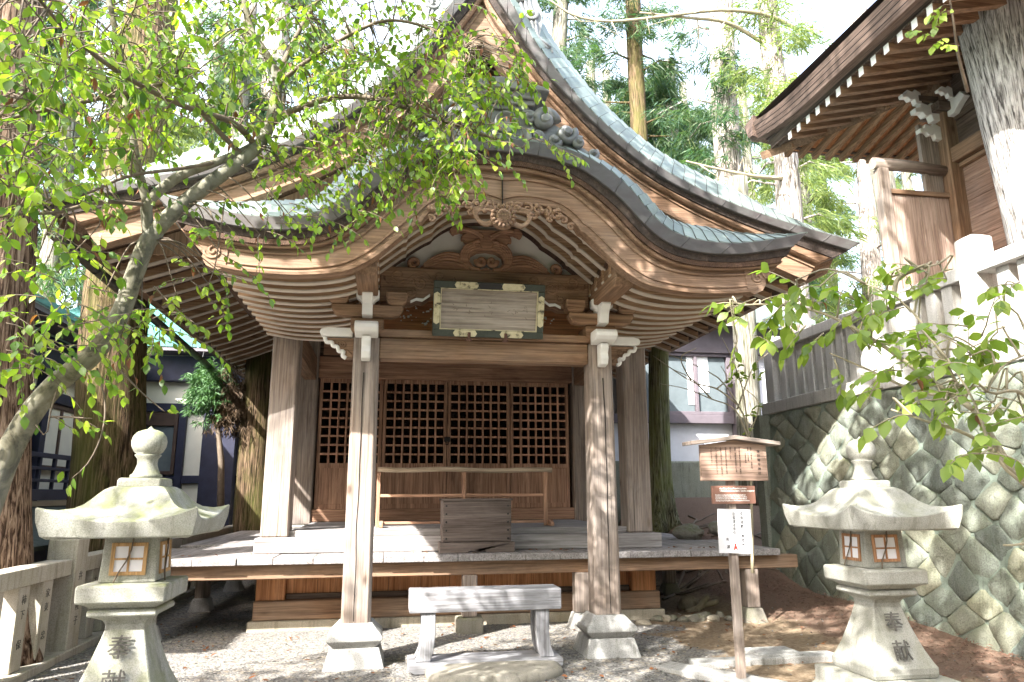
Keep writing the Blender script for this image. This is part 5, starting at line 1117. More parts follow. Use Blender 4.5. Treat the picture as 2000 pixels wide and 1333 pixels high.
def nosing(x0, y, z, s=1.0, flip=1):
    P = [(0, 0), (.10, .05), (.14, .0), (.24, .03), (.27, -.04), (.34, -.05), (.33, -.11), (.24, -.10), (.20, -.15), (.12, -.12), (.10, -.2), (0, -.2)]
    mb.prism([(x0-a*s, z+b*s) for a, b in P][::1], y-.05*s, y+.05*s)
nosing(7.63, 8.2, 6.98, 1.15); nosing(7.62, 8.2, 6.66, 1.0); nosing(7.35, 8.17, 7.16, .9); nosing(7.63, 7.9, 7.1, .7)
n0 = len(mb.v)
P = [(0, 0), (.10, .05), (.14, .0), (.24, .03), (.30, -.06), (.20, -.12), (.10, -.2), (0, -.2)]
mb.prism([(8.32+a, 6.6+b) for a, b in P], 7.69, 7.79, 'YZ'); mb.prism([(8.08-a*1.1, 7.0+b*1.1) for a, b in P], 7.69, 7.79, 'YZ')
mb.build('white_bracket_nosing', M_WHITE, MS, bevel=.012, seg=2)
mb = MB(); mb.box(7.5, 7.95, 8.0, 8.4, 6.86, 6.99); mb.box(7.3, 7.64, 8.12, 8.28, 7.02, 7.12); mb.build('bracket_block', W_DARK['X'], MS, bevel=.01)
WF = empty('wing_fence', (7.1, 8.2, 2.9), 'short plank fence under a round log rail, joined to the sanctuary corner', 'fence')
mb = MB(); mb.tube([(6.5, 8.2, 6.03), (7.0, 8.2, 6.03), (7.62, 8.2, 6.0)], [.085, .085, .075], 14); mb.build('log_rail', W_POST['X'], WF)
mb = MB(); mb.box(6.54, 6.69, 8.13, 8.27, 2.9, 5.95); mb.build('post', W_POST['Z'], WF, bevel=.01)
mb = MB(); mb.box(6.692, 7.62, 8.15, 8.24, 5.58, 5.65); mb.build('cross_rail', W_BEAM['X'], WF, bevel=.006)
mb = MB()
for i in range(4): mb.box(6.70+.23*i, 6.925+.23*i, 8.18+.006*(i % 2), 8.21, 2.9, 5.578)
mb.build('plank_panel', wood('fence_plank', (.24, .165, .13), (.37, .275, .225), (.48, .38, .32), axis='Z', crack=.3, seed=44), WF, bevel=.004)
mb = MB(); mb.box(7.30, 7.36, 8.2, 8.27, 5.66, 6.7); mb.box(7.37, 7.6, 8.22, 8.25, 5.66, 6.66); mb.build('side_board', W_POST['Z'], WF, bevel=.004)

# ------------------------------------------------------------------ dark timbered building behind on the left
LB = empty('timbered_building', (-6, 16, 0), 'cream-walled building with navy black timbers and a verdigris roof, behind the left trees', 'building')
WX, WY = -6.3, 18.0
def part(name, mat, *boxes, bevel=.006, par=None):
    mb = MB()
    for b in boxes: mb.box(*b)
    return mb.build(name, mat, par or LB, bevel=bevel)
part('cream_wall', M_CREAM, (WX-.1, WX, 5, WY, -.3, 4.7), (WX, 1.6, WY, WY+.1, -.3, 4.9))
part('eave_beam', M_NAVY, (WX+.02, WX+.25, 5, WY-.02, 3.75, 4.35), (WX+.26, 1.6, WY-.25, WY-.02, 4.2, 4.80))
part('timber_rail', M_NAVY, (WX+.01, WX+.12, 5, WY-.02, 3.25, 3.45), (WX+.13, 1.6, WY-.12, WY-.01, 3.48, 3.68), (WX+.13, 1.6, WY-.10, WY-.01, 1.82, 2.0))
for y in (8.5, 10.4, 12.2, 14.0, 15.8, 17.5): part('timber_post', M_NAVY, (WX+.01, WX+.18, y-.11, y+.11, 0, 3.74))
for x in (-5.75, -4.85, -2.6, -1.0): part('timber_post', M_NAVY, (x-.08, x+.08, WY-.15, WY-.005, .3, 3.47))
part('broad_post', M_NAVY, (-4.28, -3.55, WY-.55, WY-.16, .2, 3.95))
def window(x0, x1, z0, z1, glass):
    f = part('window', M_BROWNFRAME, (x0, x0+.08, WY-.13, WY-.02, z0, z1), (x1-.08, x1, WY-.13, WY-.02, z0, z1), (x0+.08, x1-.08, WY-.13, WY-.02, z1-.3, z1), (x0+.08, x1-.08, WY-.13, WY-.02, z0, z0+.08), ((x0+x1)/2-.03, (x0+x1)/2+.03, WY-.12, WY-.03, z0+.08, z1-.3))
    part('pane', glass, (x0+.08, x1-.08, WY-.07, WY-.04, z0+.08, z1-.3), par=f)
window(-6.15, -4.95, 2.02, 3.45, M_GLASSY); window(-3.3, -1.2, 2.02, 3.45, M_BRIGHTGLASS)
for i, y in enumerate((9.4, 11.3, 13.1, 14.9, 16.6)):
    f = part('window', M_BROWNFRAME if i % 2 else M_NAVY, (WX+.01, WX+.08, y-.75, y+.75, 2.02, 2.1), (WX+.01, WX+.08, y-.75, y+.75, 3.15, 3.24), (WX+.01, WX+.08, y-.75, y-.68, 2.1, 3.15), (WX+.01, WX+.08, y+.68, y+.75, 2.1, 3.15), (WX+.01, WX+.08, y-.04, y+.04, 2.1, 3.15))
    part('pane', M_GLASSY if i % 2 == 0 else M_CREAM, (WX+.02, WX+.05, y-.68, y+.68, 2.1, 3.15), par=f)
r_ = part('veranda_railing', M_NAVY, (WX+.5, WX+.58, 6, 16.6, 2.18, 2.26), (WX+.5, WX+.57, 6, 16.6, 1.98, 2.03), (WX+.5, WX+.57, 6, 16.6, 1.78, 1.83), (WX+.13, WX+.6, 6, 16.6, 1.48, 1.66), *[(WX+.51, WX+.56, y, y+.06, 1.66, 2.18) for y in np.arange(6, 16.6, .55)])
part('veranda_apron', M_CREAM, (WX+.40, WX+.48, 6, 16.6, .95, 1.47))
mb = MB(); mb.prism([(WX+.95, 4.45), (WX+.95, 4.56), (WX-3, 6.6), (WX-3, 6.4)], 4.5, WY-.9); mb.prism([(WY-.9, 4.90), (WY-.9, 5.02), (WY+3, 7.0), (WY+3, 6.8)], WX-2, 2.2, 'YZ'); ro = mb.build('copper_roof', M_GREENROOF, LB)
mb = MB(); mb.box(WX+.3, WX+.9, 4.5, WY-.9, 4.36, 4.44); mb.box(WX+.91, 2.2, WY-.88, WY-.26, 4.81, 4.89); mb.build('eave_underside', M_PURPLE, LB)
mb = MB(); mb.prism([(WX+1.9, .86), (WX+1.9, .92), (WX+.5, 1.38), (WX+.5, 1.30)], 6, 15.6); mb.build('lean_to_roof', M_LOWROOF, LB)
part('lean_to_wall', M_NAVY, (WX+.6, WX+1.2, 6.1, 15.5, -.2, .9))

# ------------------------------------------------------------------ lavender-shaded building behind on the right
RB = empty('annex_building', (7, 16, 1), 'grey annex with purple brown timbers and wide windows beyond the right end of the hall', 'building')
def part2(name, mat, *boxes, par=None):
    mb = MB()
    for b in boxes: mb.box(*b)
    return mb.build(name, mat, par or RB, bevel=.006)
part2('white_wall', plain('annex_plaster', (.62, .62, .66), .8, var=.05), (3.5, 9.5, 16, 16.1, .8, 5.6))
part2('top_beam', M_PURPLE, (3.5, 9.5, 15.75, 15.98, 4.85, 5.5))
part2('sill_beam', M_PURPLE, (3.5, 8.05, 15.8, 15.98, 3.16, 3.36))
part2('corner_post', M_PURPLE, (8.06, 8.65, 15.7, 15.99, 1.4, 4.84))
f = part2('window', M_PURPLE, (5.2, 8.05, 15.82, 15.97, 3.362, 3.44), (5.2, 5.32, 15.82, 15.97, 3.44, 4.77), (6.15, 6.22, 15.82, 15.97, 3.44, 4.77), (7.12, 7.19, 15.82, 15.97, 3.44, 4.77), (7.95, 8.05, 15.82, 15.97, 3.44, 4.77), (5.2, 8.05, 15.82, 15.97, 4.77, 4.845))
part2('pane', plain('annex_glass', (.12, .145, .155), .12, var=.1, spec=.35), (5.33, 6.14, 15.9, 15.93, 3.37, 4.84), (6.23, 7.11, 15.9, 15.93, 3.37, 4.84), (7.20, 7.94, 15.9, 15.93, 3.37, 4.84), par=f)
part2('curtain', plain('annex_curtain', (.80, .80, .80), .9, var=.03), (6.95, 7.11, 15.885, 15.897, 3.6, 4.80), (7.20, 7.5, 15.885, 15.897, 3.9, 4.80), par=f)
mb = MB(); mb.prism([(15.2, 5.5), (15.2, 5.6), (18, 7), (18, 6.8)], 3.0, 10, 'YZ'); mb.build('roof', M_TILE, RB)
mb = MB(); mb.box(4.2, 10, 15.2, 15.9, .6, 2.25); mb.build('stone_footing', wst, RB, bevel=.03)

# ------------------------------------------------------------------ trees
def trunk_mb(line, r0, r1, n=22, flare=0.0, flute=.08, seed=0, m=26):
    P = crom([tuple(p) for p in line], m); mb = MB(); rings = []
    for i, p in enumerate(P):
        t = i/(m-1); r = (r0+(r1-r0)*t)*(1+flare*math.exp(-t*m/2.2)); ring = []
        for j in range(n):
            a = 2*math.pi*j/n
            k = 1+flute*mnoise.noise(Vector((math.cos(a)*2.2+seed, math.sin(a)*2.2, p[2]*.25)))+flare*.35*math.exp(-t*m/2.5)*math.sin(5*a+seed)
            k += .035*mnoise.noise(Vector((math.cos(a)*6+seed, math.sin(a)*6, p[2]*.7)))
            ring.append((p[0]+r*k*math.cos(a), p[1]+r*k*math.sin(a), p[2]))
        rings.append(ring)
    mb.loft(rings, True, True); return mb, P
def sprays(n, gen, mat, name, parent, L=.42, wdt=.035, blades=9):
    """drooping cedar sprays: every spray is a bunch of narrow pointed blades"""
    V = []; Fc = []
    for _ in range(n):
        c, ax = gen()
        for b in range(blades):
            d = ax*(.5+.5*rng.random())+Vector((rng.normal(), rng.normal(), rng.normal()*.6))*.55; d.normalize()
            l = L*(.45+.75*rng.random()); w_ = wdt*(.6+.8*rng.random()); sd_ = d.cross(Vector((rng.normal(), rng.normal(), rng.normal()))); 
            if sd_.length < 1e-3: continue
            sd_.normalize(); p0 = c+Vector((rng.normal(), rng.normal(), rng.normal()))*L*.22; dr = Vector((0, 0, -l*.28)); o = len(V)
            p1 = p0+d*l*.5+dr*.3; p2 = p0+d*l+dr
            V += [p0, p1+sd_*w_, p2, p1-sd_*w_]; Fc += [(o, o+1, o+2, o+3)]
    o0 = Vector((0, 0, 0)); p = parent
    while p is not None: o0 += p.location; p = p.parent
    me = bpy.data.meshes.new(name); me.from_pydata([tuple(v-o0) for v in V], [], Fc); me.materials.append(mat)
    o = bpy.data.objects.new(name, me); col.objects.link(o); o.parent = parent; return o
def cedar(name, line, r0, r1, mat, label, crown=None, flare=0.0, group=None, limbs=0, seed=0, flute=.08):
    b = Vector(line[0]); gz = (2.88 if b.x > 6.5 and b.y < 11 else hgt(b.x, b.y))-.06
    if b.z > gz:
        n_ = Vector(line[1])-b; b = b-n_*((b.z-gz)/n_.z); line = [b]+list(line)
    T = empty(name, b, label, 'tree', group)
    mb, P = trunk_mb(line, r0, r1, flare=flare, seed=seed, flute=flute); mb.build('trunk', mat, T)
    tips = []
    rr = random.Random(seed)
    top = Vector(line[-1]); H = top.z-b.z
    if crown:
        z0, z1, rad, nsp = crown[:4]; lm = crown[4] if len(crown) > 4 else M_CEDARLEAF
        mbl = MB(); nb_ = max(6, int((z1-z0)*2.1))
        for i in range(nb_):
            z = z0+(z1-z0)*(i+.5*rr.random())/nb_; t = np.interp(z, P[:, 2], np.arange(len(P))); q = Vector([np.interp(z, P[:, 2], P[:, k]) for k in range(3)])
            a = rr.random()*6.283; ln = rad*(.55+.6*rr.random())*(1-.45*(z-z0)/(z1-z0)); d = Vector((math.cos(a), math.sin(a), -.12+.25*rr.random()))
            e = q+d*ln; mid = q+d*ln*.5+Vector((0, 0, .12*ln)); e.z -= .18*ln
            mbl.tube([q, mid, e], [.05, .03, .012], 5); tips.append((q, mid, e))
        mbl.build('limbs', mat, T)
        def gen():
            q, m_, e = tips[int(rng.integers(len(tips)))]; u = .35+.7*rng.random()
            p = q*(1-u)**2+m_*2*u*(1-u)+e*u*u; d = (e-q).normalized()
            return p+Vector((rng.normal(), rng.normal(), rng.normal()*.6))*.26, d*.8+Vector((0, 0, -.45))
        sprays(int(nsp*1.25), gen, lm, 'crown', T, L=.40 if b.y > 16 else .3, wdt=.017, blades=17)
    return T
BT = 'cedars standing behind the shrine'
def pts(*a): return [at(*p) for p in a]
cedar('cedar_tree', pts((-52, 1080, 7.6), (-38, 700, 7.6), (-14, 300, 7.6), (14, -150, 7.6)), .46, .38, M_CEDAR, 'thick furrowed cedar trunk at the left edge, nearest of the left cedars', flare=.25, seed=1)
cedar('cedar_tree', pts((203, 1110, 10.8), (212, 900, 10.8), (225, 620, 10.8), (262, 330, 10.8), (300, 0, 10.8), (330, -300, 10.8)), .50, .30, M_CEDARMOSS, 'mossy cedar trunk directly behind the left stone lantern', flare=.2, seed=2)
cedar('cedar_tree', pts((492, 1060, 15.5), (498, 900, 15.5), (512, 700, 15.5), (535, 300, 15.5)), .36, .28, M_CEDARMOSS, 'cedar trunk between the navy post and the left corner of the hall', flare=.2, seed=3)
cedar('cedar_tree', pts((500, 700, 24), (525, 300, 24), (540, 100, 24), (552, -250, 24)), .46, .40, M_CEDARPALE, 'pale sunlit cedar trunk high above the left roof slope', crown=(7, 22, 3.2, 420), seed=4, group=None)
cedar('cedar_tree', pts((1070, 700, 24), (1086, 200, 24), (1096, 0, 24), (1100, -300, 24)), .34, .28, M_CEDARGREY, 'mossy cedar trunk just right of the roof ridge ornament', crown=(8, 22, 3.0, 620), seed=5)
cedar('cedar_tree', pts((1262, 700, 22), (1250, 300, 22), (1238, 60, 22), (1228, -260, 22)), .33, .26, M_CEDARMOSS, 'mossy cedar trunk in the middle of the dark cedar foliage', crown=(6.5, 20, 3.2, 800), seed=6)
cedar('cedar_tree', pts((1440, 760, 19.5), (1428, 400, 19.5), (1412, 150, 19.5), (1404, -250, 19.5)), .45, .38, M_CEDARPALE, 'thick pale cedar trunk rising beside the right eave tip', crown=(6, 17, 3.0, 420), seed=7)
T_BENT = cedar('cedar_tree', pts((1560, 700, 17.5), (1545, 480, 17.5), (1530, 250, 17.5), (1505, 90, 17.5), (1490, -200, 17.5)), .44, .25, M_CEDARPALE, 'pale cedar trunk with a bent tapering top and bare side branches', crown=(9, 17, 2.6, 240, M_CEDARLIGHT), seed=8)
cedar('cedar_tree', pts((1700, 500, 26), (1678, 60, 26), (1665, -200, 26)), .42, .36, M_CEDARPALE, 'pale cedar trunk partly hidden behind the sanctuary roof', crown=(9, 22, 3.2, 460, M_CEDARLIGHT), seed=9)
cedar('cedar_tree', pts((1770, 660, 13.2), (1748, 500, 13.2), (1722, 330, 13.2), (1690, 100, 13.2)), .25, .21, M_CEDARGREY, 'dark slender cedar trunk leaning behind the wing fence', seed=10)
T_HUGE = cedar('cedar_tree', pts((2100, 620, 6.6), (2064, 450, 6.6), (1988, 150, 6.6), (1948, 0, 6.6), (1905, -200, 6.6)), .49, .46, M_PEELBARK, 'huge pale peeling trunk in the upper right corner before the sanctuary', seed=11, flute=.05)
cedar('cedar_tree', pts((1292, 1022, 13.0), (1289, 880, 13.0), (1286, 700, 13.0), (1284, 400, 13)), .205, .185, M_MOSSTRUNK, 'moss-covered trunk with flared roots on the bank beside the right corner post', flare=.85, seed=12)
cedar('cedar_tree', pts((1212, 1040, 16.4), (1214, 880, 16.4), (1213, 600, 16.4)), .12, .10, M_MOSSTRUNK, 'thin sunlit mossy trunk seen between the two right-hand posts', seed=13)
cedar('cedar_tree', pts((1466, 900, 13.6), (1460, 750, 13.6), (1452, 600, 13.6), (1440, 350, 13.6)), .26, .22, M_CEDARGREY, 'grey lichened trunk between the annex window and the end of the granite fence', seed=14)
# cedars standing farther back whose foliage closes the gaps
far = [(-260, 27, 3.6, 520, 0), (-90, 25, 3.4, 560, 0), (110, 27, 3.5, 560, 0), (330, 28, 3.5, 460, 0), (430, 32, 3.5, 380, 1), (700, 30, 3.4, 560, 0), (820, 34, 3.6, 460, 0), (1165, 28, 3.2, 640, 0), (1320, 27, 3.3, 760, 0), (1370, 33, 3.6, 520, 0), (1500, 30, 3.4, 260, 1), (1610, 24, 2.6, 240, 1), (1660, 36, 3.8, 420, 1), (1840, 30, 3.5, 300, 1), (20, 21, 3.0, 420, 0), (210, 23, 3.0, 420, 1), (390, 22, 2.8, 380, 0), (620, 25, 3.2, 420, 0), (1130, 36, 4.0, 520, 0), (1200, 31, 3.2, 520, 0), (1280, 36, 4.0, 520, 0), (1340, 25, 2.8, 520, 0), (1460, 36, 3.6, 360, 0), (1570, 34, 3.4, 320, 1), (1620, 31, 3.0, 260, 0)]
for i, (px, Y, rad, nsp, lt) in enumerate(far):
    b = at(px, 960, Y); zt = b.z+.45*Y*1.2
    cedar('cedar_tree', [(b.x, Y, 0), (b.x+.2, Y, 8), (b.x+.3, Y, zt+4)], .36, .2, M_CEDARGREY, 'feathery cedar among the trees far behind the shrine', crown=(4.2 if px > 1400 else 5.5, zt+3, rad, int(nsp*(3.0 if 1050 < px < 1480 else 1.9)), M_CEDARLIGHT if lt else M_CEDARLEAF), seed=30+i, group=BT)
# juniper tuft at the hall's back left corner
J = empty('juniper_bush', at(425, 1060, 15.2), 'shaggy juniper with green outer sprays and dry brown sprays by the navy post', 'bush')
jc = at(418, 765, 15.2)
mb = MB(); mb.tube([at(430, 1060, 15.2), at(432, 900, 15.2), jc], [.08, .06, .03], 8); mb.build('stem', M_TWIG, J)
sprays(260, lambda: (at(404, 762, 15.1)+Vector((rng.normal()*.16, rng.normal()*.16, rng.normal()*.26)), Vector((-.3, -.3, -.4))), M_JUNIPER, 'foliage', J, L=.13, wdt=.010, blades=22)
sprays(240, lambda: (at(448, 782, 15.3)+Vector((rng.normal()*.15, rng.normal()*.16, rng.normal()*.30)), Vector((.1, -.2, -.8))), M_DRYJUNIPER, 'dry_foliage', J, L=.15, wdt=.009, blades=22)

# ------------------------------------------------------------------ broad leaves
def leaf(V, Fc, p, d, nrm, L, w_, curl=.18, fold=.22):
    """pointed oval leaf: 2 x 5 quads folded along its midrib"""
    sd_ = d.cross(nrm).normalized(); nrm = sd_.cross(d).normalized(); o = len(V)
    prof = [(0, .04), (.18, .62), (.42, 1.0), (.70, .72), (.88, .30), (1.0, .0)]
    for u, k in prof:
        c = p+d*(L*u)-nrm*(curl*L*u*u); e = nrm*(fold*w_*k)
        V += [c+sd_*(w_*k)+e, c, c-sd_*(w_*k)+e]
    for i in range(5):
        a = o+3*i; Fc += [(a, a+1, a+4, a+3), (a+1, a+2, a+5, a+4)]
def mesh_from(V, Fc, name, mat, parent):
    o0 = Vector((0, 0, 0)); p = parent
    while p is not None: o0 += p.location; p = p.parent
    me = bpy.data.meshes.new(name); me.from_pydata([tuple(v-o0) for v in V], [], Fc); me.materials.append(mat)
    me.polygons.foreach_set('use_smooth', [True]*len(Fc))
    o = bpy.data.objects.new(name, me); col.objects.link(o); o.parent = parent; return o
def rv(s=1.0): return Vector((rng.normal(), rng.normal(), rng.normal()))*s

# foreground tree leaning in from the left
FT = empty('leaning_tree', (-3.6, 4.2, 0), 'smooth grey-green forked tree leaning in from the left, its leafy boughs hanging before the roof', 'tree')
D0 = 4.3
main = [Vector((at(-130, 1500, 4.1).x-.02, 4.1, -.08))]+pts((-128, 1450, 4.1), (-70, 1150, 4.15), (0, 925, 4.2), (55, 815, 4.2), (120, 740, 4.2), (180, 695, 4.25), (232, 620, 4.3), (262, 540, 4.3), (285, 480, 4.3), (305, 450, 4.3))
boughA = pts((300, 455, 4.3), (335, 418, 4.3), (400, 365, 4.35), (460, 322, 4.4), (505, 285, 4.45), (528, 240, 4.5), (542, 160, 4.55), (520, 105, 4.6), (490, 60, 4.6), (470, -40, 4.6))
boughB = pts((292, 470, 4.3), (287, 425, 4.28), (288, 398, 4.25), (315, 370, 4.25), (360, 340, 4.3), (420, 318, 4.35), (480, 292, 4.42), (498, 278, 4.46))
boughC = pts((288, 400, 4.25), (276, 355, 4.2), (262, 290, 4.15), (248, 210, 4.1), (240, 150, 4.1), (225, 60, 4.1), (200, -60, 4.1))
boughD = pts((525, 245, 4.5), (575, 215, 4.5), (660, 190, 4.5), (740, 195, 4.45), (830, 225, 4.4), (920, 255, 4.35), (1020, 290, 4.3))
boughE = pts((500, 285, 4.45), (455, 240, 4.3), (380, 215, 4.1), (300, 180, 3.9), (215, 130, 3.6), (130, 60, 3.4), (60, -20, 3.2))
boughF = pts((470, 300, 4.4), (420, 250, 4.3), (350, 170, 4.2), (300, 168, 4.1), (210, 190, 3.9), (90, 215, 3.7), (-60, 250, 3.5))
boughG = pts((285, 400, 4.25), (200, 395, 4.0), (110, 415, 3.8), (30, 420, 3.6), (-80, 440, 3.4))
boughH = pts((420, 318, 4.35), (350, 330, 4.1), (250, 345, 3.9), (150, 385, 3.7), (20, 410, 3.5))
boughI = pts((540, 165, 4.55), (600, 120, 4.5), (680, 70, 4.45), (760, 40, 4.4), (850, 60, 4.35), (905, 100, 4.3))
boughJ = pts((542, 150, 4.55), (585, 60, 4.6), (640, -30, 4.6), (700, -120, 4.6))
skel = []
mb = MB(); q = crom([tuple(p) for p in main], 40); mb.tube(q, list(np.linspace(.074, .050, 40)), 14, wob=.12); mb.build('trunk', M_SMOOTHBARK, FT)
for i, (bgh, r0, r1) in enumerate(((boughA, .050, .020), (boughB, .036, .022), (boughC, .027, .013), (boughD, .024, .008), (boughE, .022, .008), (boughF, .018, .007), (boughG, .014, .005), (boughH, .013, .005), (boughI, .018, .006), (boughJ, .020, .010))):
    m_ = 30; q = crom([tuple(p) for p in bgh], m_); mb = MB(); mb.tube(q, list(np.linspace(r0, r1, m_)), 10 if i < 3 else 7, wob=.12); mb.build('bough', M_SMOOTHBARK if i < 3 else M_TWIG, FT)
    skel += [Vector(p) for p in q]
SK = np.array([tuple(p) for p in skel])
LV, LF_, DV, DF = [], [], [], []; tw = MB()
def twig_cluster(c, dirv, n, L0, length, dead=.03):
    """one drooping twig with alternate leaves, tied back to the nearest bough"""
    d = dirv.normalized(); p = c.copy(); path = [p.copy()]
    for i in range(n):
        d = (d+Vector((0, 0, -.10))+rv(.10)).normalized(); p = p+d*(length/n); path.append(p.copy())
        s = 1 if i % 2 else -1; sd_ = d.cross(Vector((0, 0, 1)))
        if sd_.length < .05: sd_ = Vector((1, 0, 0))
        sd_.normalize(); ld = (d*.55+sd_*s*.75+Vector((0, 0, -.55))+rv(.28)).normalized(); nr = (Vector((0, 0, 1))+rv(.45)).normalized()
        L = L0*(.54+.52*rng.random())
        if rng.random() < dead: leaf(DV, DF, p, (ld+Vector((0, 0, -.6))).normalized(), nr, L, L*.2, .3, .6)
        else: leaf(LV, LF_, p, ld, nr, L, L*(.27+.08*rng.random()), .22, .12)
    leaf(LV, LF_, p, (d+Vector((0, 0, -.4))).normalized(), Vector((0, -.3, 1)).normalized(), L0, L0*.30, .2, .12)
    tw.tube(path, list(np.linspace(.0035, .0015, len(path))), 5)
    k = np.argmin(((SK-np.array(c))**2).sum(1)); r = Vector(SK[k])
    if .03 < (r-c).length < .55 and rng.random() < .5:
        m1 = r*.6+c*.4+Vector((0, 0, .06))+rv(.03); q = crom([tuple(r), tuple(m1), tuple(c)], 9); tw.tube(q, list(np.linspace(.0055, .003, 9)), 5)
# (px0, py0, px1, py1, depth0, depth1, clusters, leaf length)
zones = [(-40, -60, 180, 150, 3.0, 3.9, 34, .070), (150, -60, 420, 140, 3.6, 4.5, 46, .066), (400, -60, 640, 130, 4.1, 4.9, 44, .066), (600, -60, 800, 110, 4.2, 5.0, 34, .066),
         (-40, 120, 150, 300, 3.0, 4.0, 30, .070), (130, 110, 340, 290, 3.7, 4.6, 40, .066), (320, 90, 560, 250, 4.1, 4.9, 46, .064), (560, 90, 760, 260, 4.2, 4.9, 44, .064), (740, 70, 880, 240, 4.2, 4.7, 30, .064),
         (-40, 280, 120, 470, 3.2, 4.0, 24, .068), (100, 270, 260, 400, 3.8, 4.5, 14, .064), (520, 240, 720, 350, 4.2, 4.7, 24, .062), (700, 230, 900, 330, 4.2, 4.6, 34, .064), (860, 90, 950, 225, 4.1, 4.4, 20, .064), (900, 50, 1000, 200, 4.1, 4.4, 15, .064), (990, 110, 1030, 160, 4.1, 4.3, 4, .062), (860, 230, 960, 310, 4.1, 4.4, 16, .062), (990, 225, 1030, 250, 4.1, 4.3, 2, .06),
         (780, 0, 900, 80, 4.2, 4.6, 8, .064), (1060, 280, 1085, 300, 4.2, 4.3, 2, .056), (740, 320, 900, 385, 4.2, 4.5, 9, .060), (540, 350, 760, 430, 4.3, 4.6, 9, .056), (400, 390, 640, 460, 4.2, 4.5, 12, .056), (350, 470, 440, 560, 4.2, 4.4, 6, .060),
         (150, 560, 380, 680, 4.1, 4.4, 16, .062), (0, 480, 160, 640, 3.6, 4.2, 14, .066), (30, 680, 180, 720, 3.9, 4.3, 6, .066), (-20, 660, 60, 720, 3.7, 4.1, 4, .068)]
for x0, y0, x1, y1, da, db, n, L0 in zones:
    for _ in range(int(n*1.5)):
        c = at(x0+(x1-x0)*rng.random(), y0+(y1-y0)*rng.random(), da+(db-da)*rng.random())
        twig_cluster(c, Vector((rng.normal()*.9+.25, rng.normal()*.6-.1, rng.normal()*.35-.15)), int(rng.integers(6, 12)), L0, .22+.22*rng.random(), .035)
# the long hanging twigs below the trunk
for path, tip in (((( 440, 385, 4.3), (430, 455, 4.3), (420, 520, 4.3), (405, 560, 4.3)), 3), (((190, 720, 4.25), (205, 790, 4.2), (198, 850, 4.15), (172, 905, 4.1), (140, 935, 4.1)), 5), (((120, 735, 4.2), (100, 800, 4.1), (90, 850, 4.1), (70, 830, 4.1)), 0), (((235, 725, 4.25), (280, 770, 4.3), (322, 805, 4.3)), 3), (((95, 815, 4.1), (130, 815, 4.1), (180, 818, 4.1)), 4), (((760, 255, 4.3), (785, 330, 4.3), (778, 400, 4.3)), 2), (((690, 260, 4.4), (740, 330, 4.4), (745, 380, 4.4)), 2), (((300, 560, 4.3), (340, 600, 4.3), (390, 640, 4.3)), 4)):
    P = pts(*path); q = crom([tuple(p) for p in P], 14); tw.tube(q, list(np.linspace(.006, .003, 14)), 5)
    for _ in range(tip): leaf(LV, LF_, Vector(q[-1])+rv(.03), (Vector((0, 0, -.7))+rv(.5)).normalized(), (Vector((0, -.5, 1))+rv(.3)).normalized(), .062, .017)
for c_ in ((105, 815), (140, 812), (170, 825), (90, 700), (120, 690), (60, 690), (100, 665)):
    twig_cluster(at(*c_, 4.15), Vector((.6, 0, -.2)), 4, .06, .12, 0)
mesh_from(LV, LF_, 'foliage', M_LEAF, FT); mesh_from(DV, DF, 'dead_leaves', M_DEADLEAF, FT); tw.build('twigs', M_TWIG, FT)

# the upper crown of the leaning tree, above the picture: it shades the porch gable
LV2, LF2 = [], []; mb = MB()
top0 = at(470, -40, 4.6); tops = [Vector((-.9, 4.3, 6.6)), Vector((.6, 4.2, 6.7)), Vector((-2.2, 3.9, 6.9)), Vector((1.7, 4.0, 6.4)), Vector((-.3, 3.4, 7.6))]
for e in tops:
    q = crom([tuple(top0), tuple(top0*.5+e*.5+Vector((0, 0, .25))), tuple(e)], 12); mb.tube(q, list(np.linspace(.035, .012, 12)), 6)
mb.build('upper_boughs', M_SMOOTHBARK, FT)
for _ in range(5600):
    c = Vector((-3.1+5.5*rng.random(), 3.5+1.2*rng.random(), 6.15+1.5*rng.random()))
    if mnoise.noise(c*.9) < -.36: continue
    leaf(LV2, LF2, c, (rv()+Vector((0, 0, -.4))).normalized(), (rv(.6)+Vector((0, 0, 1))).normalized(), .13, .046)
mesh_from(LV2, LF2, 'upper_foliage', M_LEAF, FT)
# broadleaf trees standing behind the photographer, between the court and the sun
def shade_tree(base, centre, rad, n, label, sz=.17, cut=-.2):
    T = empty('broadleaf_tree', base, label, 'tree'); mb = MB()
    b = Vector(base); c = Vector(centre); q = crom([tuple(b), tuple(b*.6+c*.4+Vector((.2, .1, 0))), tuple(c)], 14); mb.tube(q, list(np.linspace(.26, .07, 14)), 12, wob=.15)
    for k in range(9):
        e = c+Vector((rng.normal()*rad[0]*.5, rng.normal()*rad[1]*.5, rng.normal()*rad[2]*.4)); s0 = Vector(q[9]); q2 = crom([tuple(s0), tuple(s0*.5+e*.5+Vector((0, 0, .3))), tuple(e)], 10); mb.tube(q2, list(np.linspace(.09, .02, 10)), 7)
    mb.build('trunk', M_CEDARGREY, T); V, Fc = [], []
    for _ in range(n):
        p = Vector((rng.normal(), rng.normal(), rng.normal())); p.normalize(); p *= rng.random()**.4
        p = c+Vector((p.x*rad[0], p.y*rad[1], p.z*rad[2]))
        if mnoise.noise(p*.55+Vector((base[0], 3, 1))) < cut: continue
        leaf(V, Fc, p, (rv()+Vector((0, 0, -.4))).normalized(), (rv(.6)+Vector((0, 0, 1))).normalized(), sz, sz*.36)
    mesh_from(V, Fc, 'crown', M_LEAF, T)
    return T, Vector(q[10])
shade_tree((-2.2, -3.2, 0), (-1.4, -.9, 8.4), (2.7, 2.6, 2.5), 4300, 'tall broadleaf tree behind the photographer that dapples the right half of the court')
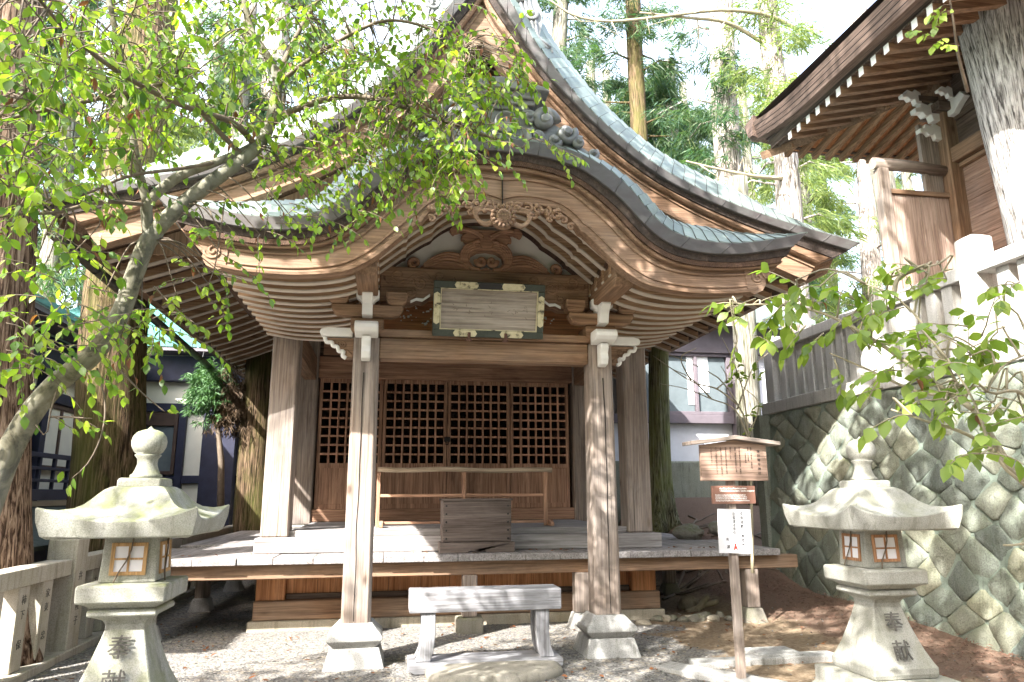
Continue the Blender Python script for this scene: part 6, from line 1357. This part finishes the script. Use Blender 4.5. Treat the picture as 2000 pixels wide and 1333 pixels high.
shade_tree((-3.6, -1.6, 0), (-1.0, 4.5, 9.2), (1.6, 1.3, 1.4), 1500, 'tall broadleaf tree beside the photographer whose top leans over the hall front', .15, -.35)
shade_tree((-5.2, -4.2, 0), (1.8, 3.0, 14.6), (3.6, 3.0, 2.4), 3400, 'very tall leaning broadleaf tree whose crown hangs over the court')

shade_tree((-11.5, 1.5, 0), (-9.6, 4.3, 9.4), (2.3, 2.5, 2.0), 400, 'broadleaf tree off to the left that shades the cedar trunks')
shade_tree((-8.0, -2.6, 0), (-5.7, .2, 7.4), (2.5, 1.6, 1.4), 1900, 'small airy broadleaf tree at the left that dapples the mossy lantern', .15, -.05)

# the wood behind the photographer that closes the court towards the front
def wood_behind():
    proto = None; spots = [(-13, -7.5), (-8.5, -9.5), (-4, -9.0), (.5, -8.2), (5, -8.6), (9.5, -7.5), (13, -4.5)]
    for i, (x, y) in enumerate(spots):
        if proto is None:
            T = empty('evergreen_tree', (x, y, 0), 'dense evergreen in the wood behind the photographer', 'tree', 'evergreens behind the photographer'); mb = MB(); mb.tube([(x, y, 0), (x+.2, y, 4), (x, y, 9)], [.3, .2, .06], 10); mb.build('trunk', M_CEDARGREY, T); V, Fc = [], []
            for _ in range(1500):
                z = .5+10.0*rng.random(); r = 2.9*(1-.06*z)*rng.random()**.35; a = rng.random()*6.283
                leaf(V, Fc, Vector((x+r*math.cos(a), y+r*math.sin(a), z)), (rv()+Vector((0, 0, -.5))).normalized(), (rv(.8)+Vector((0, 0, .6))).normalized(), .62, .24)
            mesh_from(V, Fc, 'crown', M_DARKLEAF, T); proto = T
        else:
            T = copy_tree(proto); T.location = (x, y, 0); T.rotation_euler = (0, 0, i*1.3); T.scale = (1, 1, 1+.06*math.sin(i*2.1))
wood_behind()

# foreground sapling reaching in from the right
RT = empty('sapling', (3.0, 2.2, 0), 'young tree with large bright leaves on thin pale branches, reaching in from the right edge', 'tree')
LV, LF_, DV, DF = [], [], [], []; tw = MB()
brs = [((2300, 1700, 2.3), (2240, 1300, 2.3), (2120, 1000, 2.35), (1990, 935, 2.4), (1880, 770, 2.5), (1815, 650, 2.55), (1745, 575, 2.6), (1690, 555, 2.65)),
       ((2120, 1000, 2.35), (2010, 780, 2.3), (1930, 770, 2.3), (1960, 715, 2.3), (2010, 690, 2.3)),
       ((1990, 935, 2.4), (1890, 790, 2.6), (1790, 765, 2.7), (1690, 720, 2.8), (1620, 690, 2.85)),
       ((2240, 1300, 2.3), (2060, 1010, 2.2), (1950, 900, 2.2), (1900, 780, 2.25), (1850, 700, 2.3)),
       ((1900, 800, 2.4), (1800, 730, 2.6), (1700, 660, 2.75), (1600, 610, 2.9), (1500, 595, 3.0), (1420, 600, 3.0)),
       ((1990, 935, 2.4), (1900, 855, 2.3), (1800, 820, 2.35), (1740, 800, 2.4)),
       ((2120, 1000, 2.3), (2000, 640, 2.4), (1960, 600, 2.4)), ((2240, 1300, 2.2), (2080, 1080, 2.2), (1960, 1065, 2.2)), ((1745, 575, 2.6), (1760, 540, 2.6), (1835, 515, 2.6))]
sk = []
for i, b_ in enumerate(brs):
    q = crom([tuple(p) for p in pts(*b_)], 22); tw.tube(q, list(np.linspace(.011 if i else .018, .0035, 22)), 7); sk += [tuple(p) for p in q]
SK = np.array(sk)
zones = [(1430, 580, 1560, 670, 2.8, 3.1, 11, .090), (1530, 545, 1700, 640, 2.6, 3.0, 15, .088), (1600, 640, 1700, 730, 2.7, 2.9, 6, .088), (1680, 550, 1820, 610, 2.5, 2.8, 9, .086), (1740, 640, 1900, 740, 2.3, 2.7, 15, .084), (1810, 520, 1860, 570, 2.5, 2.6, 5, .08), (1880, 600, 2010, 720, 2.2, 2.5, 13, .085),
         (1820, 700, 1960, 800, 2.2, 2.5, 11, .085), (1750, 780, 1880, 840, 2.2, 2.4, 5, .085), (1900, 780, 2010, 900, 2.1, 2.4, 10, .085), (1690, 720, 1760, 790, 2.4, 2.7, 4, .084), (1960, 540, 2010, 580, 2.3, 2.4, 2, .08)]
for x0, y0, x1, y1, da, db, n, L0 in zones:
    for _ in range(max(2, int(n*.92))):
        c = at(x0+(x1-x0)*rng.random(), y0+(y1-y0)*rng.random(), da+(db-da)*rng.random())
        twig_cluster(c, Vector((rng.normal()*.8-.5, rng.normal()*.5, rng.normal()*.4+.15)), int(rng.integers(4, 8)), L0*.86, .10+.10*rng.random(), .01)
mesh_from(LV, LF_, 'foliage', M_LEAF2, RT); tw.build('branches', M_PALETWIG, RT)
if DV: mesh_from(DV, DF, 'dead_leaves', M_DEADLEAF, RT)
# sprig on the big trunk
LV, LF_, DV, DF = [], [], [], []; tw = MB()
q = crom([tuple(p) for p in pts((1890, 180, 6.1), (1872, 110, 5.9), (1862, 40, 5.7), (1850, -30, 5.6))], 12); tw.tube(q, list(np.linspace(.02, .006, 12)), 6); SK = np.array([tuple(p) for p in q])
for c_ in ((1862, 20), (1840, 30), (1850, 75), (1825, 65), (1800, 60), (1875, 90), (1845, 10)): twig_cluster(at(*c_, 5.6), Vector((-.8, 0, -.2)), 5, .12, .22, 0)
mesh_from(LV, LF_, 'sprig_leaves', M_LEAF2, T_HUGE); tw.build('sprig_twig', M_TWIG, T_HUGE)
# bare shrub with pale stems behind the notice board
LV, LF_, DV, DF = [], [], [], []; tw = MB(); b0 = at(1462, 1090, 8.4)
BS = empty('bare_shrub', (b0.x, b0.y, max(0, hgt(b0.x, b0.y))), 'leafless pale-stemmed shrub with a few leaf tufts above the notice board', 'shrub')
st = [((1470, 1120), (1463, 860), (1440, 790), (1405, 740), (1360, 715), (1300, 690)), ((1463, 860), (1435, 800), (1390, 780), (1340, 760), (1290, 750)), ((1440, 790), (1400, 760), (1350, 745), (1275, 695)), ((1463, 860), (1450, 760), (1425, 690), (1410, 660)), ((1463, 850), (1482, 790), (1450, 755)), ((1440, 800), (1470, 720), (1500, 690)), ((1350, 745), (1330, 700), (1360, 680)), ((1390, 780), (1350, 740), (1310, 720)), ((1420, 720), (1440, 690), (1432, 665)), ((1400, 760), (1420, 740), (1408, 715))]
sk = []
for i, s_ in enumerate(st):
    q = crom([tuple(at(x, y, 8.3+.12*math.sin(i+x*.02))) for x, y in s_], 18); tw.tube(q, list(np.linspace(.022 if i == 0 else .012, .004, 18)), 6); sk += [tuple(p) for p in q]
SK = np.array(sk)
for c_ in ((1432, 735), (1440, 720), (1450, 745), (1425, 755), (1470, 735), (1480, 745), (1465, 815), (1480, 800), (1455, 850)): twig_cluster(at(*c_, 8.3), Vector((.1, 0, .5)), 5, .11, .08, 0)
mesh_from(LV, LF_, 'foliage', M_LEAF2, BS); tw.build('stems', M_PALETWIG, BS)
# dead limbs high on the right
for i, P in enumerate((((1560, 60, 17), (1500, 30, 17), (1420, 20, 17), (1330, 28, 17), (1200, 42, 17), (1120, 30, 17), (1060, -10, 17)), ((1500, 90, 17.5), (1420, 45, 17.3), (1340, 35, 17.1), (1250, 25, 17)), ((1545, 350, 17.5), (1480, 345, 17), (1400, 330, 17), (1340, 315, 17)))):
    mb = MB(); q = crom([tuple(p) for p in pts(*P)], 20); mb.tube(q, list(np.linspace(.07, .025, 20)), 7, wob=.3)
    for k in range(5, 20, 3):
        e = Vector(q[k]); mb.tube([e, e+Vector((rng.normal()*.4, rng.normal()*.2, rng.normal()*.35)), e+Vector((rng.normal()*.8, rng.normal()*.3, -.3+rng.normal()*.4))], [.025, .015, .006], 5)
    mb.build('bare_limb', M_PALETWIG, T_BENT)
# exposed roots and needle litter on the bank
mb = MB()
for _ in range(34):
    p = at(1300+150*rng.random(), 985+55*rng.random(), 11+1.8*rng.random()); a = rng.random()*3.14; l = .25+.5*rng.random(); q = []
    for k in range(6):
        x, y = p.x+math.cos(a)*l*(k-2.5)/2.5+.05*rng.normal(), p.y+math.sin(a)*l*(k-2.5)/2.5; q.append((x, y, hgt(x, y)+.015))
    mb.tube(q, .012+.014*rng.random(), 6)
tag(mb.build('fallen_twigs', M_TWIG), 'brown roots and fallen twigs littering the earth bank', 'litter', kind='stuff')
V, Fc = [], []
for _ in range(2600):
    y = 5.4+5.5*rng.random(); x = wallX(y, 0)-abs(rng.normal())*.75-.05
    if rng.random() < .3: x, y = 4.8+rng.random(), 10+2.5*rng.random()
    a = rng.random()*6.28; l = .05+.10*rng.random(); z = hgt(x, y)+.012+.02*rng.random(); o = len(V); dx, dy = math.cos(a)*l, math.sin(a)*l
    V += [Vector((x, y, z)), Vector((x+dx*.5-dy*.06, y+dy*.5+dx*.06, z+.02)), Vector((x+dx, y+dy, z+.005)), Vector((x+dx*.5+dy*.06, y+dy*.5-dx*.06, z+.016))]; Fc.append((o, o+1, o+2, o+3))
nl = mesh_from(V, Fc, 'needle_litter', plain('fallen_cedar_needles', (.17, .095, .065), .9, var=.4, scale=9), None); tag(nl, 'reddish fallen cedar needles along the foot of the retaining wall', 'litter', kind='stuff')

V, Fc = [], []
for _ in range(260):
    u = rng.random(); x = -2.8+7.6*rng.random(); y = 5.5+4.5*rng.random()**1.2; z = hgt(x, y)+.012
    if u < .12: x, y, z = CX-3.6+7.2*rng.random(), 8.55+.4*rng.random(), .885
    leaf(V, Fc, Vector((x, y, z)), Vector((rng.normal(), rng.normal(), .12*rng.normal())).normalized(), (Vector((0, 0, 1))+rv(.25)).normalized(), .045+.03*rng.random(), .014, -.15, .5)
fl_ = mesh_from(V, Fc, 'fallen_leaves', M_DEADLEAF, None); tag(fl_, 'small brown fallen leaves strewn over the gravel and the deck', 'litter', kind='stuff')
